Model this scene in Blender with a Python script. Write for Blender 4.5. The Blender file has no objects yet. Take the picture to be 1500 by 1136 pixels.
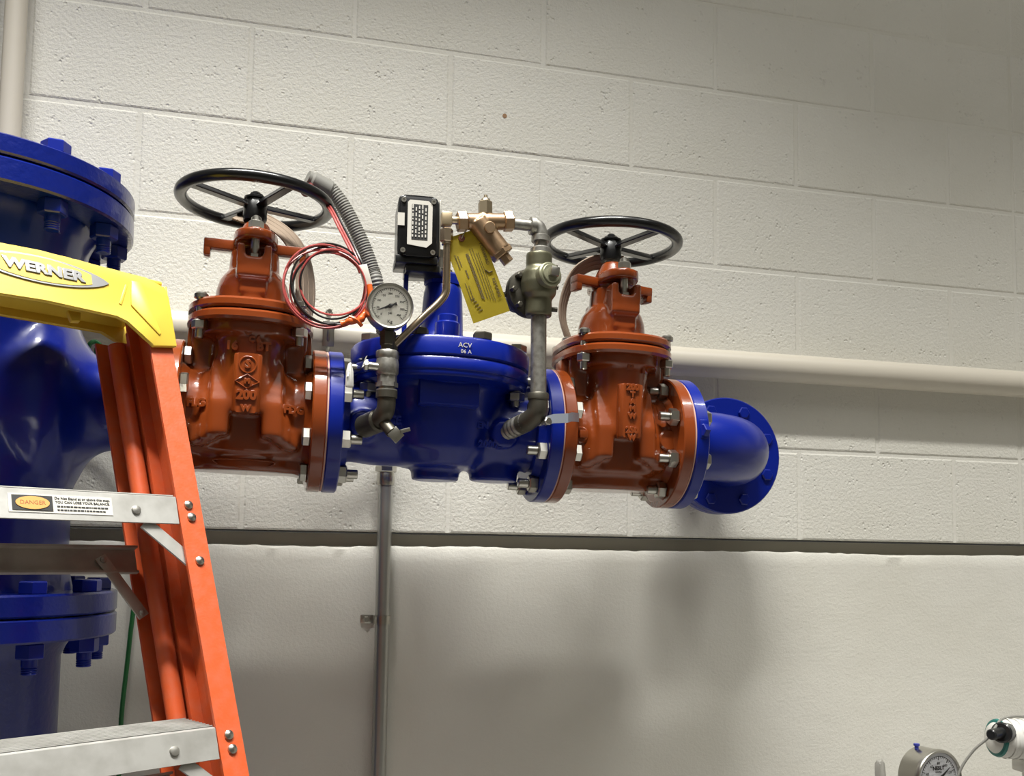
import bpy, bmesh, math, random
from mathutils import Vector as V, Matrix as M
random.seed(4)
C = bpy.context.scene.collection
S = bpy.context.scene
PI = math.pi
ZS = 1.52            # wall coordinates have z = 0 at the ledge; the floor lies 1.52 m below it

# ------------------------------------------------------------------ camera, world, lights
cam = bpy.data.objects.new('camera', bpy.data.cameras.new('camera')); C.objects.link(cam)
right = V((0.9683, -0.2493, 0.0140)); fwd = V((0.2474, 0.9658, 0.0778))
right.normalize(); fwd = (fwd - right * fwd.dot(right)).normalized(); up = right.cross(fwd)
m = M((right, up, -fwd)).transposed().to_4x4()
m.translation = V((0.4554, -1.9629, -0.0339 + ZS)); cam.matrix_world = m
cam.data.sensor_width = 36.0; cam.data.lens = 1432.0 / 1500 * 36; cam.data.shift_y = 132.0 / 1500
cam.data.clip_start = 0.02
S.camera = cam
w = bpy.data.worlds.new('world'); S.world = w; w.use_nodes = True
w.node_tree.nodes['Background'].inputs[0].default_value = (1.0, 0.96, 0.88, 1)
w.node_tree.nodes['Background'].inputs[1].default_value = 0.05

def area(name, loc, sx, sy, power, col, rot=(0, 0, 0)):
    l = bpy.data.lights.new(name, 'AREA'); l.shape = 'RECTANGLE'; l.size = sx; l.size_y = sy
    l.energy = power; l.color = col
    o = bpy.data.objects.new(name, l); C.objects.link(o); o.location = V(loc) + V((0, 0, ZS)); o.rotation_euler = rot
    return o
# a row of louvred fluorescent strips along the wall, and the softer light of the rest of the room
for n_, x_, p_, a_ in (('strip_light', 0.30, 84, 85), ('strip_light', 3.0, 42, 77), ('strip_light', -2.2, 24, 82)):
    area(n_, (x_, -1.25, 2.60), 2.0, 0.12, p_, (1.0, 0.985, 0.93)).data.spread = math.radians(a_)
area('room_light', (1.0, -2.6, 2.9), 4.0, 2.6, 38, (1.0, 0.985, 0.93))
S.view_settings.view_transform = 'Standard'; S.view_settings.look = 'None'
S.view_settings.exposure = 0.0; S.view_settings.gamma = 1.0; S.view_settings.use_curve_mapping = False

# ------------------------------------------------------------------ materials
MATS = {}
def mat(name, col, rough=0.5, metal=0.0, coat=0.0, bump=None, var=None, coat_rough=0.08):
    if name in MATS: return MATS[name]
    mt = bpy.data.materials.new(name); mt.use_nodes = True; nt = mt.node_tree; b = nt.nodes['Principled BSDF']
    b.inputs['Base Color'].default_value = (*col, 1); b.inputs['Roughness'].default_value = rough
    b.inputs['Metallic'].default_value = metal; b.inputs['Coat Weight'].default_value = coat
    b.inputs['Coat Roughness'].default_value = coat_rough
    if coat: b.inputs['Specular IOR Level'].default_value = 0.3
    tc = nt.nodes.new('ShaderNodeTexCoord')
    def noise(scale, detail=4, co='Object'):
        n = nt.nodes.new('ShaderNodeTexNoise'); n.inputs['Scale'].default_value = scale; n.inputs['Detail'].default_value = detail
        nt.links.new(tc.outputs[co], n.inputs['Vector']); return n
    if var:                                    # (scale, second colour, amount)
        n = noise(var[0], 6); rp = nt.nodes.new('ShaderNodeMapRange'); rp.inputs[1].default_value = 0.4; rp.inputs[2].default_value = 0.7
        nt.links.new(n.outputs['Fac'], rp.inputs[0]); rp.inputs[4].default_value = var[2]
        mx = nt.nodes.new('ShaderNodeMix'); mx.data_type = 'RGBA'
        nt.links.new(rp.outputs[0], mx.inputs[0]); mx.inputs[6].default_value = (*col, 1); mx.inputs[7].default_value = (*var[1], 1)
        nt.links.new(mx.outputs[2], b.inputs['Base Color'])
    if bump:
        last = None
        for sc, st, dist in bump:
            n = noise(sc, 5); bp = nt.nodes.new('ShaderNodeBump'); bp.inputs['Strength'].default_value = st; bp.inputs['Distance'].default_value = dist
            nt.links.new(n.outputs['Fac'], bp.inputs['Height'])
            if last: nt.links.new(last.outputs[0], bp.inputs['Normal'])
            last = bp
        nt.links.new(last.outputs[0], b.inputs['Normal'])
        if coat: nt.links.new(last.outputs[0], b.inputs['Coat Normal'])
    MATS[name] = mt; return mt

def wall_material(name, col, pits, trowel):
    mt = mat(name, col, 0.55, var=(3.0, (col[0]*.93, col[1]*.925, col[2]*.9), 0.8)); nt = mt.node_tree; b = nt.nodes['Principled BSDF']
    g = nt.nodes.new('ShaderNodeNewGeometry')
    def nz(scale, detail, rough=0.5, vec=None):
        n = nt.nodes.new('ShaderNodeTexNoise'); n.inputs['Scale'].default_value = scale; n.inputs['Detail'].default_value = detail
        n.inputs['Roughness'].default_value = rough
        nt.links.new(vec or g.outputs['Position'], n.inputs['Vector']); return n.outputs['Fac']
    def bump(h, st, d, prev=None):
        n = nt.nodes.new('ShaderNodeBump'); n.inputs['Strength'].default_value = st; n.inputs['Distance'].default_value = d
        nt.links.new(h, n.inputs['Height'])
        if prev: nt.links.new(prev.outputs[0], n.inputs['Normal'])
        return n
    p = bump(nz(150, 4, .6), 0.8 if pits else .4, 0.0026)
    p = bump(nz(420, 2), 0.25, 0.001, p)
    # scattered pits of the porous block, filled with paint
    if pits:
        vo = nt.nodes.new('ShaderNodeTexVoronoi'); vo.inputs['Scale'].default_value = 95; vo.inputs['Randomness'].default_value = 1
        nt.links.new(g.outputs['Position'], vo.inputs['Vector'])
        mr = nt.nodes.new('ShaderNodeMapRange'); mr.inputs[1].default_value = 0.12; mr.inputs[2].default_value = 0.34
        nt.links.new(vo.outputs['Distance'], mr.inputs[0])
        msk = nt.nodes.new('ShaderNodeMapRange'); msk.inputs[1].default_value = 0.52; msk.inputs[2].default_value = 0.66
        nt.links.new(nz(22, 3), msk.inputs[0])
        sub = nt.nodes.new('ShaderNodeMath'); sub.operation = 'SUBTRACT'; sub.inputs[0].default_value = 1
        nt.links.new(mr.outputs[0], sub.inputs[1])
        mul = nt.nodes.new('ShaderNodeMath'); mul.operation = 'MULTIPLY'
        nt.links.new(sub.outputs[0], mul.inputs[0]); nt.links.new(msk.outputs[0], mul.inputs[1])
        inv = nt.nodes.new('ShaderNodeMath'); inv.operation = 'SUBTRACT'; inv.inputs[0].default_value = 1
        nt.links.new(mul.outputs[0], inv.inputs[1])
        p = bump(inv.outputs[0], 0.5, 0.004, p)
    if trowel:
        mp = nt.nodes.new('ShaderNodeMapping'); mp.inputs['Scale'].default_value = (1, 1, 1.4)
        nt.links.new(g.outputs['Position'], mp.inputs[0])
        p = bump(nz(9, 5, 0.5, mp.outputs[0]), 0.17, 0.012, p)
    nt.links.new(p.outputs[0], b.inputs['Normal'])
    return mt

WALL = (0.755, 0.74, 0.68)
block_m = wall_material('painted_block', WALL, True, False)
mortar_m = wall_material('painted_mortar', WALL, False, False)
conc_m = wall_material('painted_concrete', (0.745, 0.73, 0.67), False, True)
dull_m = mat('painted_dull', (0.30, 0.29, 0.26), 0.6, bump=[(60, .1, .002)])
plain_m = mat('painted_plain', (0.62, 0.59, 0.52), 0.6, bump=[(60, .1, .002)])
floor_m = mat('floor_concrete', (0.24, 0.235, 0.22), 0.45, bump=[(30, .2, .003)], var=(2, (.19, .185, .175), .8))
ceil_m = mat('ceiling_paint', (0.30, 0.29, 0.26), 0.7, bump=[(50, .1, .002)])
pipe_m = mat('painted_pipe', (0.62, 0.575, 0.49), 0.35, bump=[(25, .06, .002)])
blue = mat('blue_enamel', (0.0008, 0.0115, 0.215), 0.34, 0, 0.3, bump=[(38, .10, .002), (160, .05, .001)])
blue2 = mat('blue_enamel_rough', (0.0008, 0.009, 0.155), 0.30, 0, 0.5, bump=[(90, .35, .002), (260, .15, .001)])
red = mat('red_oxide_enamel', (0.205, 0.040, 0.0075), 0.26, 0, 0.7, bump=[(30, .20, .002), (140, .10, .001)], coat_rough=.04)
black = mat('black_enamel', (0.006, 0.006, 0.0065), 0.28, 0, 0.25, bump=[(60, .08, .001)])
blackp = mat('black_plastic', (0.012, 0.013, 0.014), 0.35, 0, 0.3)
zinc = mat('zinc_steel', (0.52, 0.505, 0.46), 0.28, 1.0, bump=[(200, .08, .001)])
galv = mat('galvanised_steel', (0.36, 0.35, 0.32), 0.42, 0.8, bump=[(120, .2, .001)], var=(90, (.20, .19, .17), .9))
emt = mat('conduit_steel', (0.46, 0.46, 0.44), 0.30, 0.8, bump=[(60, .05, .001)])
dark_iron = mat('dark_iron', (0.085, 0.078, 0.062), 0.42, 0.7, bump=[(120, .2, .001)])
brass = mat('cast_brass', (0.42, 0.29, 0.18), 0.36, 0.9, bump=[(140, .15, .001)], var=(40, (.36, .23, .13), .8))
bronze = mat('olive_bronze', (0.15, 0.145, 0.095), 0.40, 0.75, bump=[(120, .25, .001)])
tubing = mat('copper_nickel_tube', (0.50, 0.40, 0.29), 0.26, 1.0)
alum = mat('ladder_aluminium', (0.50, 0.495, 0.47), 0.42, 0.6, bump=[(90, .12, .001)], var=(28, (.36, .35, .325), .8))
alum_d = mat('worn_aluminium', (0.44, 0.41, 0.37), 0.45, 0.6, var=(30, (.32, .29, .26), .8))
orange = mat('orange_fibreglass', (0.54, 0.083, 0.019), 0.48, bump=[(260, .25, .001)], var=(60, (.50, .105, .045), .8))
yellow = mat('yellow_plastic', (0.66, 0.47, 0.055), 0.42, bump=[(180, .06, .001)])
silver = mat('silver_print', (0.27, 0.27, 0.275), 0.30, 0.7)
greyp = mat('grey_conduit_plastic', (0.22, 0.215, 0.195), 0.5)
white = mat('white_plastic', (0.66, 0.65, 0.61), 0.4)
paper = mat('label_white', (0.55, 0.53, 0.48), 0.5)
ink = mat('black_ink', (0.02, 0.02, 0.02), 0.5)
tagm = mat('yellow_card', (0.56, 0.44, 0.03), 0.55, var=(20, (.47, .36, .025), .6))
tan = mat('tan_webbing', (0.27, 0.205, 0.15), 0.8, bump=[(300, .4, .001)])
wire_r = mat('red_wire', (0.36, 0.065, 0.06), 0.35)
wire_k = mat('black_wire', (0.015, 0.013, 0.013), 0.35)
otape = mat('orange_tape', (0.62, 0.11, 0.02), 0.35, 0, .4)
green = mat('green_wire', (0.02, 0.16, 0.045), 0.4)
teal = mat('teal_trim', (0.01, 0.16, 0.14), 0.4)
dial_m = mat('dial_face', (0.62, 0.60, 0.53), 0.4)
stain_m = mat('orange_sticker', (0.62, 0.30, 0.08), 0.5)
gask = mat('gasket_rubber', (0.50, 0.30, 0.24), 0.6)
glass = mat('gauge_glass', (1, 1, 1), 0.03)
_b = glass.node_tree.nodes['Principled BSDF']; _b.inputs['Transmission Weight'].default_value = 1.0; _b.inputs['IOR'].default_value = 1.25

# ------------------------------------------------------------------ mesh helpers
def T(loc=(0, 0, 0), rx=0, ry=0, rz=0):
    return M.Translation(V(loc)) @ M.Rotation(rz, 4, 'Z') @ M.Rotation(ry, 4, 'Y') @ M.Rotation(rx, 4, 'X')
AX = M.Rotation(PI/2, 4, 'Y')        # local z -> world x
def along(p, d):                      # frame at p with z along d
    return M.Translation(V(p)) @ V(d).to_track_quat('Z', 'Y').to_matrix().to_4x4()

def box(bm, c, s, mx=None, bev=0.0):
    r = bmesh.ops.create_cube(bm, size=1.0, matrix=(mx or M()) @ M.Translation(V(c)) @ M.Diagonal((*s, 1)))
    if bev:
        es = list({e for v in r['verts'] for e in v.link_edges})
        bmesh.ops.bevel(bm, geom=es, offset=bev, segments=2, affect='EDGES', profile=0.5)
    return bm
def lathe(bm, prof, n=32, mx=None, sx=1.0, sy=1.0, cap=True):
    mx = mx or M(); rings = []
    for r, z in prof:
        if r < 1e-6: rings.append([bm.verts.new(mx @ V((0, 0, z)))])
        else: rings.append([bm.verts.new(mx @ V((r*sx*math.cos(2*PI*i/n), r*sy*math.sin(2*PI*i/n), z))) for i in range(n)])
    for a, b in zip(rings, rings[1:]):
        for i in range(n):
            j = (i+1) % n
            if len(a) == 1 and len(b) == 1: continue
            if len(a) == 1: bm.faces.new((a[0], b[j], b[i]))
            elif len(b) == 1: bm.faces.new((a[i], a[j], b[0]))
            else: bm.faces.new((a[i], a[j], b[j], b[i]))
    if cap:
        if len(rings[0]) > 1: bm.faces.new(rings[0][::-1])
        if len(rings[-1]) > 1: bm.faces.new(rings[-1])
    return bm
def cyl(bm, a, b, r, n=20, r2=None, ch=0.0):
    a, b = V(a), V(b); L = (b-a).length; r2 = r if r2 is None else r2
    pr = [(r-ch, 0), (r, ch), (r2, L-ch), (r2-ch, L)] if ch else [(r, 0), (r2, L)]
    return lathe(bm, pr, n, along(a, b-a))
def hexp(bm, a, b, r, ch=0.0015):
    a, b = V(a), V(b); L = (b-a).length
    return lathe(bm, [(r-ch, 0), (r, ch), (r, L-ch), (r-ch, L)], 6, along(a, b-a))
def smooth_path(pts, sub=8):
    pts = [V(p) for p in pts]; out = []
    P = [2*pts[0]-pts[1]] + pts + [2*pts[-1]-pts[-2]]
    for i in range(1, len(P)-2):
        for k in range(sub):
            t = k/sub; a, b, c, d = P[i-1], P[i], P[i+1], P[i+2]
            out.append(0.5*((2*b)+(c-a)*t+(2*a-5*b+4*c-d)*t*t+(3*b-a-3*c+d)*t*t*t))
    out.append(pts[-1]); return out
def tube(bm, pts, r, n=12, closed=False):
    pts = [V(p) for p in pts]; N = len(pts); rings = []; prev = None
    for i, p in enumerate(pts):
        if closed: t = (pts[(i+1) % N]-pts[i-1]).normalized()
        else: t = (pts[min(i+1, N-1)]-pts[max(i-1, 0)]).normalized()
        if prev is None: u = t.orthogonal().normalized()
        else: u = (prev - t*prev.dot(t)).normalized()
        prev = u; vv = t.cross(u); rr = r(i) if callable(r) else r
        rings.append([bm.verts.new(p + (u*math.cos(2*PI*k/n)+vv*math.sin(2*PI*k/n))*rr) for k in range(n)])
    for i in range(N if closed else N-1):
        a, b = rings[i], rings[(i+1) % N]; off = 0
        if closed and i == N-1:
            off = min(range(n), key=lambda o: (a[0].co-b[o].co).length)
        for k in range(n):
            bm.faces.new((a[k], a[(k+1) % n], b[(k+1+off) % n], b[(k+off) % n]))
    if not closed:
        bm.faces.new(rings[0][::-1]); bm.faces.new(rings[-1])
    return bm
def prism(bm, poly, z0, z1, mx=None, bev=0.0):
    mx = mx or M()
    a = [bm.verts.new(mx @ V((x, y, z0))) for x, y in poly]; b = [bm.verts.new(mx @ V((x, y, z1))) for x, y in poly]
    n = len(poly); fs = [bm.faces.new(a[::-1]), bm.faces.new(b)]
    for i in range(n): fs.append(bm.faces.new((a[i], a[(i+1) % n], b[(i+1) % n], b[i])))
    if bev:
        bmesh.ops.bevel(bm, geom=list({e for f in fs for e in f.edges}), offset=bev, segments=2, affect='EDGES', profile=.5)
    return bm
def superell(rx, ry, p=2.6, n=48):
    o = []
    for i in range(n):
        t = 2*PI*i/n; c, s = math.cos(t), math.sin(t)
        o.append((rx*math.copysign(abs(c)**(2/p), c), ry*math.copysign(abs(s)**(2/p), s)))
    return o
def resample(p, n):
    L = [0.0]
    for a, b in zip(p, p[1:]): L.append(L[-1]+(b-a).length)
    out = []; j = 0
    for i in range(n+1):
        t = L[-1]*i/n
        while j < len(p)-2 and L[j+1] < t: j += 1
        out.append(p[j].lerp(p[j+1], (t-L[j])/max(1e-9, L[j+1]-L[j])))
    return out
def finish(me, sharp=38):
    bm = bmesh.new(); bm.from_mesh(me); bmesh.ops.recalc_face_normals(bm, faces=bm.faces)
    lim = math.radians(sharp)
    for f in bm.faces: f.smooth = True
    for e in bm.edges:
        e.smooth = not (len(e.link_faces) == 2 and e.calc_face_angle(0) > lim)
    bm.to_mesh(me); bm.free()
def obj(name, bm, mt, parent=None, loc=None, sharp=38, fin=True):
    me = bm if isinstance(bm, bpy.types.Mesh) else bpy.data.meshes.new(name)
    if not isinstance(bm, bpy.types.Mesh):
        bm.to_mesh(me); bm.free()
        if fin: finish(me, sharp)
    if not me.materials: me.materials.append(mt)
    o = bpy.data.objects.new(name, me); C.objects.link(o); o.parent = parent
    if loc is not None: o.location = loc
    return o
def NB(): return bmesh.new()
TOP = []
def thing(name, label, cat, loc=(0, 0, 0), rot=(0, 0, 0), group=None):
    o = bpy.data.objects.new(name, None); C.objects.link(o); o.location = loc; o.rotation_euler = rot
    o.empty_display_size = 0.05
    o['label'] = label; o['category'] = cat
    if group: o['group'] = group
    TOP.append(o); return o
def struct(name, parent=None):
    o = bpy.data.objects.new(name, None); C.objects.link(o); o.parent = parent
    if parent is None: o['kind'] = 'structure'; TOP.append(o)
    return o
def structm(name, bm, mt):
    o = obj(name, bm, mt); o['kind'] = 'structure'; TOP.append(o); return o
def evalmesh(o):
    bpy.context.view_layer.update()
    return bpy.data.meshes.new_from_object(o.evaluated_get(bpy.context.evaluated_depsgraph_get()))
def cast(bm, voxel=0.004, it=10, fac=0.5):
    """fuse overlapping shells into one cast surface with filleted joins"""
    bmesh.ops.recalc_face_normals(bm, faces=bm.faces)
    me = bpy.data.meshes.new('cast'); bm.to_mesh(me); bm.free()
    o = bpy.data.objects.new('cast', me); C.objects.link(o)
    r = o.modifiers.new('r', 'REMESH'); r.mode = 'VOXEL'; r.voxel_size = voxel
    s = o.modifiers.new('s', 'SMOOTH'); s.factor = fac; s.iterations = it
    out = evalmesh(o); bpy.data.objects.remove(o)
    for p in out.polygons: p.use_smooth = True
    return out
def text(body, size, mt, parent, mx, ext=0.001, name='lettering', bevel=0.0, align='CENTER', space=1.0, bold=0.0):
    cu = bpy.data.curves.new('t', 'FONT'); cu.body = body; cu.size = size; cu.extrude = ext; cu.align_x = align; cu.align_y = 'CENTER'
    cu.resolution_u = 2; cu.bevel_depth = bevel; cu.space_character = space; cu.offset = bold
    o = bpy.data.objects.new('t', cu); C.objects.link(o); me = evalmesh(o); bpy.data.objects.remove(o)
    me.transform(mx); me.materials.clear()
    return obj(name, me, mt, parent)
FRONT = M.Rotation(PI/2, 4, 'X')       # text plane facing -y

# ------------------------------------------------------------------ the setting
B, CO = 0.4064, 0.2032
wall = struct('wall_back')
X0, X1, ROWS, TOPZ = -3.2512, 4.4704, 9, 9*0.2032
bm = NB(); box(bm, ((X0+X1)/2, 0.0717, 1.508), (X1-X0, 0.14, 3.0)); obj('mortar', bm, mortar_m, wall)
bmeshes = {}
def block_mesh(L, H):
    k = (round(L, 3), round(H, 3))
    if k not in bmeshes:
        b = NB(); hx, hz, c, d = L/2, H/2, 0.0032, 0.03
        f = [b.verts.new((x, 0, z)) for x, z in ((-hx+c, -hz+c), (hx-c, -hz+c), (hx-c, hz-c), (-hx+c, hz-c))]
        g = [b.verts.new((x, 0.0013, z)) for x, z in ((-hx, -hz), (hx, -hz), (hx, hz), (-hx, hz))]
        h = [b.verts.new((x, d, z)) for x, z in ((-hx, -hz), (hx, -hz), (hx, hz), (-hx, hz))]
        b.faces.new(f)
        for i in range(4):
            j = (i+1) % 4; b.faces.new((f[i], g[i], g[j], f[j])); b.faces.new((g[i], h[i], h[j], g[j]))
        me = bpy.data.meshes.new('block'); b.to_mesh(me); b.free(); finish(me, 12); me.materials.append(block_m); bmeshes[k] = me
    return bmeshes[k]
CJ = 5.46*B                            # control joint near the right edge of the view
for k in range(ROWS):
    off = 0.0 if k % 2 == 0 else 0.5
    xs = [X0] + [(i+off)*B for i in range(-9, 12) if X0+.01 < (i+off)*B < X1-.01] + [X1]
    if k == 0: xs = [x+.012 if .3 < x < .9 else x for x in xs]
    xs = sorted([x for x in xs if abs(x-CJ) > 0.06] + [CJ])
    for a, b_ in zip(xs, xs[1:]):
        g = 0.0085
        o = obj('block', block_mesh(round(b_-a-g, 3), CO-g), block_m, wall)
        o.location = ((a+b_)/2 + random.uniform(-.0008, .0008), random.uniform(-.0006, .0006), (k+.5)*CO+.004 + random.uniform(-.0006, .0006))
bm = NB()                              # concrete stem wall under the blocks, ragged top edge
n = 420; rows = []
for i in range(n+1):
    x = X0+(X1-X0)*i/n; e = random.uniform(-.0016, .0016)+.002*math.sin(x*9)
    rows.append([bm.verts.new((x, 0.0+dy, z)) for dy, z in ((0, -ZS), (0, -.05), (0, -.027+e*.5), (.002+abs(e)*.6, -.0215+e), (.055, -.021), (.14, -.021), (.14, -ZS))])
for a, b_ in zip(rows, rows[1:]):
    for j in range(6): bm.faces.new((a[j], b_[j], b_[j+1], a[j+1]))
bm.faces.new(rows[0]); bm.faces.new(rows[-1][::-1])
obj('concrete_base', bm, conc_m, wall)
bm = NB(); box(bm, ((X0+X1)/2, 0.10, -.0085), (X1-X0, 0.08, 0.026)); obj('joint_filler', bm, plain_m, wall)
YB = -4.2; CZ = 3.0
def slab(name, c, s, mt):
    b = NB(); box(b, c, s); return structm(name, b, mt)
slab('floor', ((X0+X1)/2, YB/2, -ZS-.05), (X1-X0+.2, -YB+.28, .1), floor_m)
slab('ceiling', ((X0+X1)/2, YB/2, CZ+.06), (X1-X0+.2, -YB+.28, .1), ceil_m)
slab('wall_left', (X0-.05, YB/2, (CZ-ZS)/2), (.1, -YB, CZ+ZS), dull_m)
slab('wall_right', (X1+.05, YB/2, (CZ-ZS)/2), (.1, -YB, CZ+ZS), plain_m)
slab('wall_front', ((X0+X1)/2, YB-.05, (CZ-ZS)/2), (X1-X0, .1, CZ+ZS), dull_m)

# ------------------------------------------------------------------ wall pipes and conduits
PY, PZ = -0.042, 0.385
t = thing('wall_pipe', 'long cream-painted horizontal pipe running along the block wall behind the valves', 'pipe', (0.9, PY, PZ))
bm = NB(); cyl(bm, (X0-.9, 0, 0), (X1-.9, 0, 0), 0.031, 40); obj('pipe', bm, pipe_m, t)
for x in (-.75, .45, 1.95):
    pass
for x in (-0.6, 2.62, 3.9):
    bm = NB(); tube(bm, [(x-.9, .041-.0, .034), (x-.9, .0, .034), (x-.9, -.024, .024), (x-.9, -.034, 0), (x-.9, -.024, -.024), (x-.9, 0, -.034), (x-.9, .041, -.034)], .003, 6)
    obj('pipe_hook', bm, pipe_m, t)
t = thing('pipe_clamp', 'short galvanised strut clamp around the cream pipe behind the wire coil', 'clamp', (0.570, -.045, 0.385))
bm = NB()
pth = [(0, .034*math.cos(a), .034*math.sin(a)) for a in [PI*k/12 for k in range(0, 25)]]
tube(bm, pth[:-1], .0035, 6, closed=True); box(bm, (0, -.03, .0), (.022, .006, .05), bev=.001)
obj('clamp_band', bm, zinc, t)
bm = NB(); box(bm, (0, .035, -.06), (.028, .018, .10), bev=.002); obj('strut_channel', bm, galv, t)
bm = NB(); hexp(bm, (-.0, -.034, .04), (0, -.022, .04), .008); cyl(bm, (0, -.05, .04), (0, .02, .04), .004); obj('clamp_bolt', bm, zinc, t)
bm = NB(); hexp(bm, (.004, -.034, -.06), (.004, .03, -.06), .008); obj('clamp_bolt', bm, zinc, t)
t = thing('standing_pipe', 'cream-painted vertical pipe beside the left edge of the block wall', 'pipe', (-0.017, -.036, -ZS))
bm = NB(); cyl(bm, (0, 0, 0), (0, 0, CZ+ZS), 0.0195, 32); obj('pipe', bm, pipe_m, t)
t = thing('lean_pipe', 'thin painted pipe in the top left corner beside the thicker standing pipe', 'pipe', (-0.075, -.03, -ZS))
bm = NB(); cyl(bm, (0, 0, 0), (0, 0, CZ+ZS), 0.02, 24); obj('pipe', bm, mat('taupe_paint', (.30, .27, .22), .5), t)
# EMT conduit
t = thing('steel_conduit', 'bare steel conduit running straight down the wall below the blue control valve', 'conduit', (0.6935, -.022, -ZS))
bm = NB(); cyl(bm, (0, 0, 0), (0, 0, ZS+.118), 0.0145, 28); obj('tube', bm, emt, t)
bm = NB(); lathe(bm, [(.0165, ZS+.10), (.0175, ZS+.104), (.0175, ZS+.122), (.0155, ZS+.126), (.0155, ZS+.14)], 24); obj('compression_connector', bm, zinc, t)
bm = NB(); hexp(bm, (0, 0, ZS+.126), (0, 0, ZS+.138), .021); obj('lock_nut', bm, zinc, t)
s = thing('conduit_strap', 'one-hole steel strap holding the bare conduit to the lower wall', 'strap', (0.6935, -.022, -.165))
bm = NB(); lathe(bm, [(.0155, -.008), (.0168, -.008), (.0168, .008), (.0155, .008)], 28, cap=False); obj('strap_band', bm, zinc, s)
bm = NB(); box(bm, (-.028, .019, 0), (.026, .004, .017), bev=.0015); obj('strap_tab', bm, zinc, s)
bm = NB(); hexp(bm, (-.03, .012, 0), (-.03, .02, 0), .006); obj('screw', bm, zinc, s)
# flexible conduit rising behind the gauge
fp = smooth_path([(0.6935, -.022, .135), (.694, -.05, .20), (.678, -.13, .32), (.649, -.2, .439), (.637, -.2, .482), (.614, -.2, .537), (.584, -.2, .592), (.560, -.2, .622), (.548, -.2, .632)], 40)
t = thing('flexible_conduit', 'grey ribbed flexible conduit curving up behind the gauge to a cap by the left handwheel', 'conduit')
bm = NB(); tube(bm, resample(fp, 720), lambda i: .0136 + .0008*math.sin(i*PI/3), 14); obj('ribbed_hose', bm, greyp, t)
bm = NB(); cyl(bm, (.560, -.2, .620), (.522, -.21, .634), .0175, 24, ch=.004); cyl(bm, (.522, -.21, .634), (.516, -.212, .636), .014, 20); obj('end_fitting', bm, greyp, t)
bm = NB(); cyl(bm, (.525, -.21, .622), (.512, -.235, .600), .009, 14, ch=.002); obj('wire_bushing', bm, mat('dark_red_plastic', (.16, .03, .03), .35), t)
# green earth wire
t = thing('green_wire', 'thin green earth wire hanging down the wall behind the ladder', 'wire')
bm = NB(); tube(bm, smooth_path([(.140, -.06, .30), (.147, -.1, .327), (.157, -.1, .336), (.167, -.1, .327), (.160, -.09, .313), (.19, -.05, .2), (.232, -.035, .05), (.234, -.03, -.115), (.230, -.03, -.19), (.227, -.03, -.24), (.221, -.03, -.337), (.221, -.03, -.45), (.222, -.03, -1.4)], 8), .0042, 8)
obj('wire', bm, green, t)
# small marks on the wall
o = structm('trim_1', lathe(NB(), [(0, -.0012), (.004, -.001), (.005, 0)], 10, T((.931, -.0012, .898), PI/2)), mat('rust_spot', (.35, .2, .1), .7))

# ------------------------------------------------------------------ flanged pipework: shared pieces
def zrun(x): return 0.182 - 0.018*(x-0.555)
TILT = math.atan(0.018)
AY = -0.315
def flange(bm, x0, x1, R=.1175, bore=.0, ch=.002, n=64):
    a, b = min(x0, x1), max(x0, x1)
    return lathe(bm, [(R-ch, a), (R, a+ch), (R, b-ch), (R-ch, b)], n, AX)
def flange_bolt(Lh=.047):
    """hex head, shank through the joint, nut and stud end; x runs through the joint, centred"""
    b = NB(); h = Lh/2
    hexp(b, (-h-.013, 0, 0), (-h, 0, 0), .0155, .002)
    cyl(b, (-h, 0, 0), (h, 0, 0), .008, 10)
    hexp(b, (h, 0, 0), (h+.016, 0, 0), .0155, .002)
    cyl(b, (h+.016, 0, 0), (h+.034, 0, 0), .0078, 12, ch=.001)
    return b
_fb = None
def ring_bolts(parent, xc, R=.095, n=8, flip=False, a0=PI/8, mt=None, yc=0, rnd=True, sc=1.0):
    global _fb
    if _fb is None:
        o = obj('bolt', flange_bolt(), zinc, parent); _fb = o.data; bpy.data.objects.remove(o)
    for i in range(n):
        a = a0 + 2*PI*i/n
        o = bpy.data.objects.new('bolt', _fb); C.objects.link(o); o.parent = parent
        o.location = (xc, R*math.cos(a), R*math.sin(a))
        o.rotation_euler = (random.uniform(0, 1) if rnd else 0, 0, PI if flip else 0)
        o.scale = (sc, sc, sc)

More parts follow.
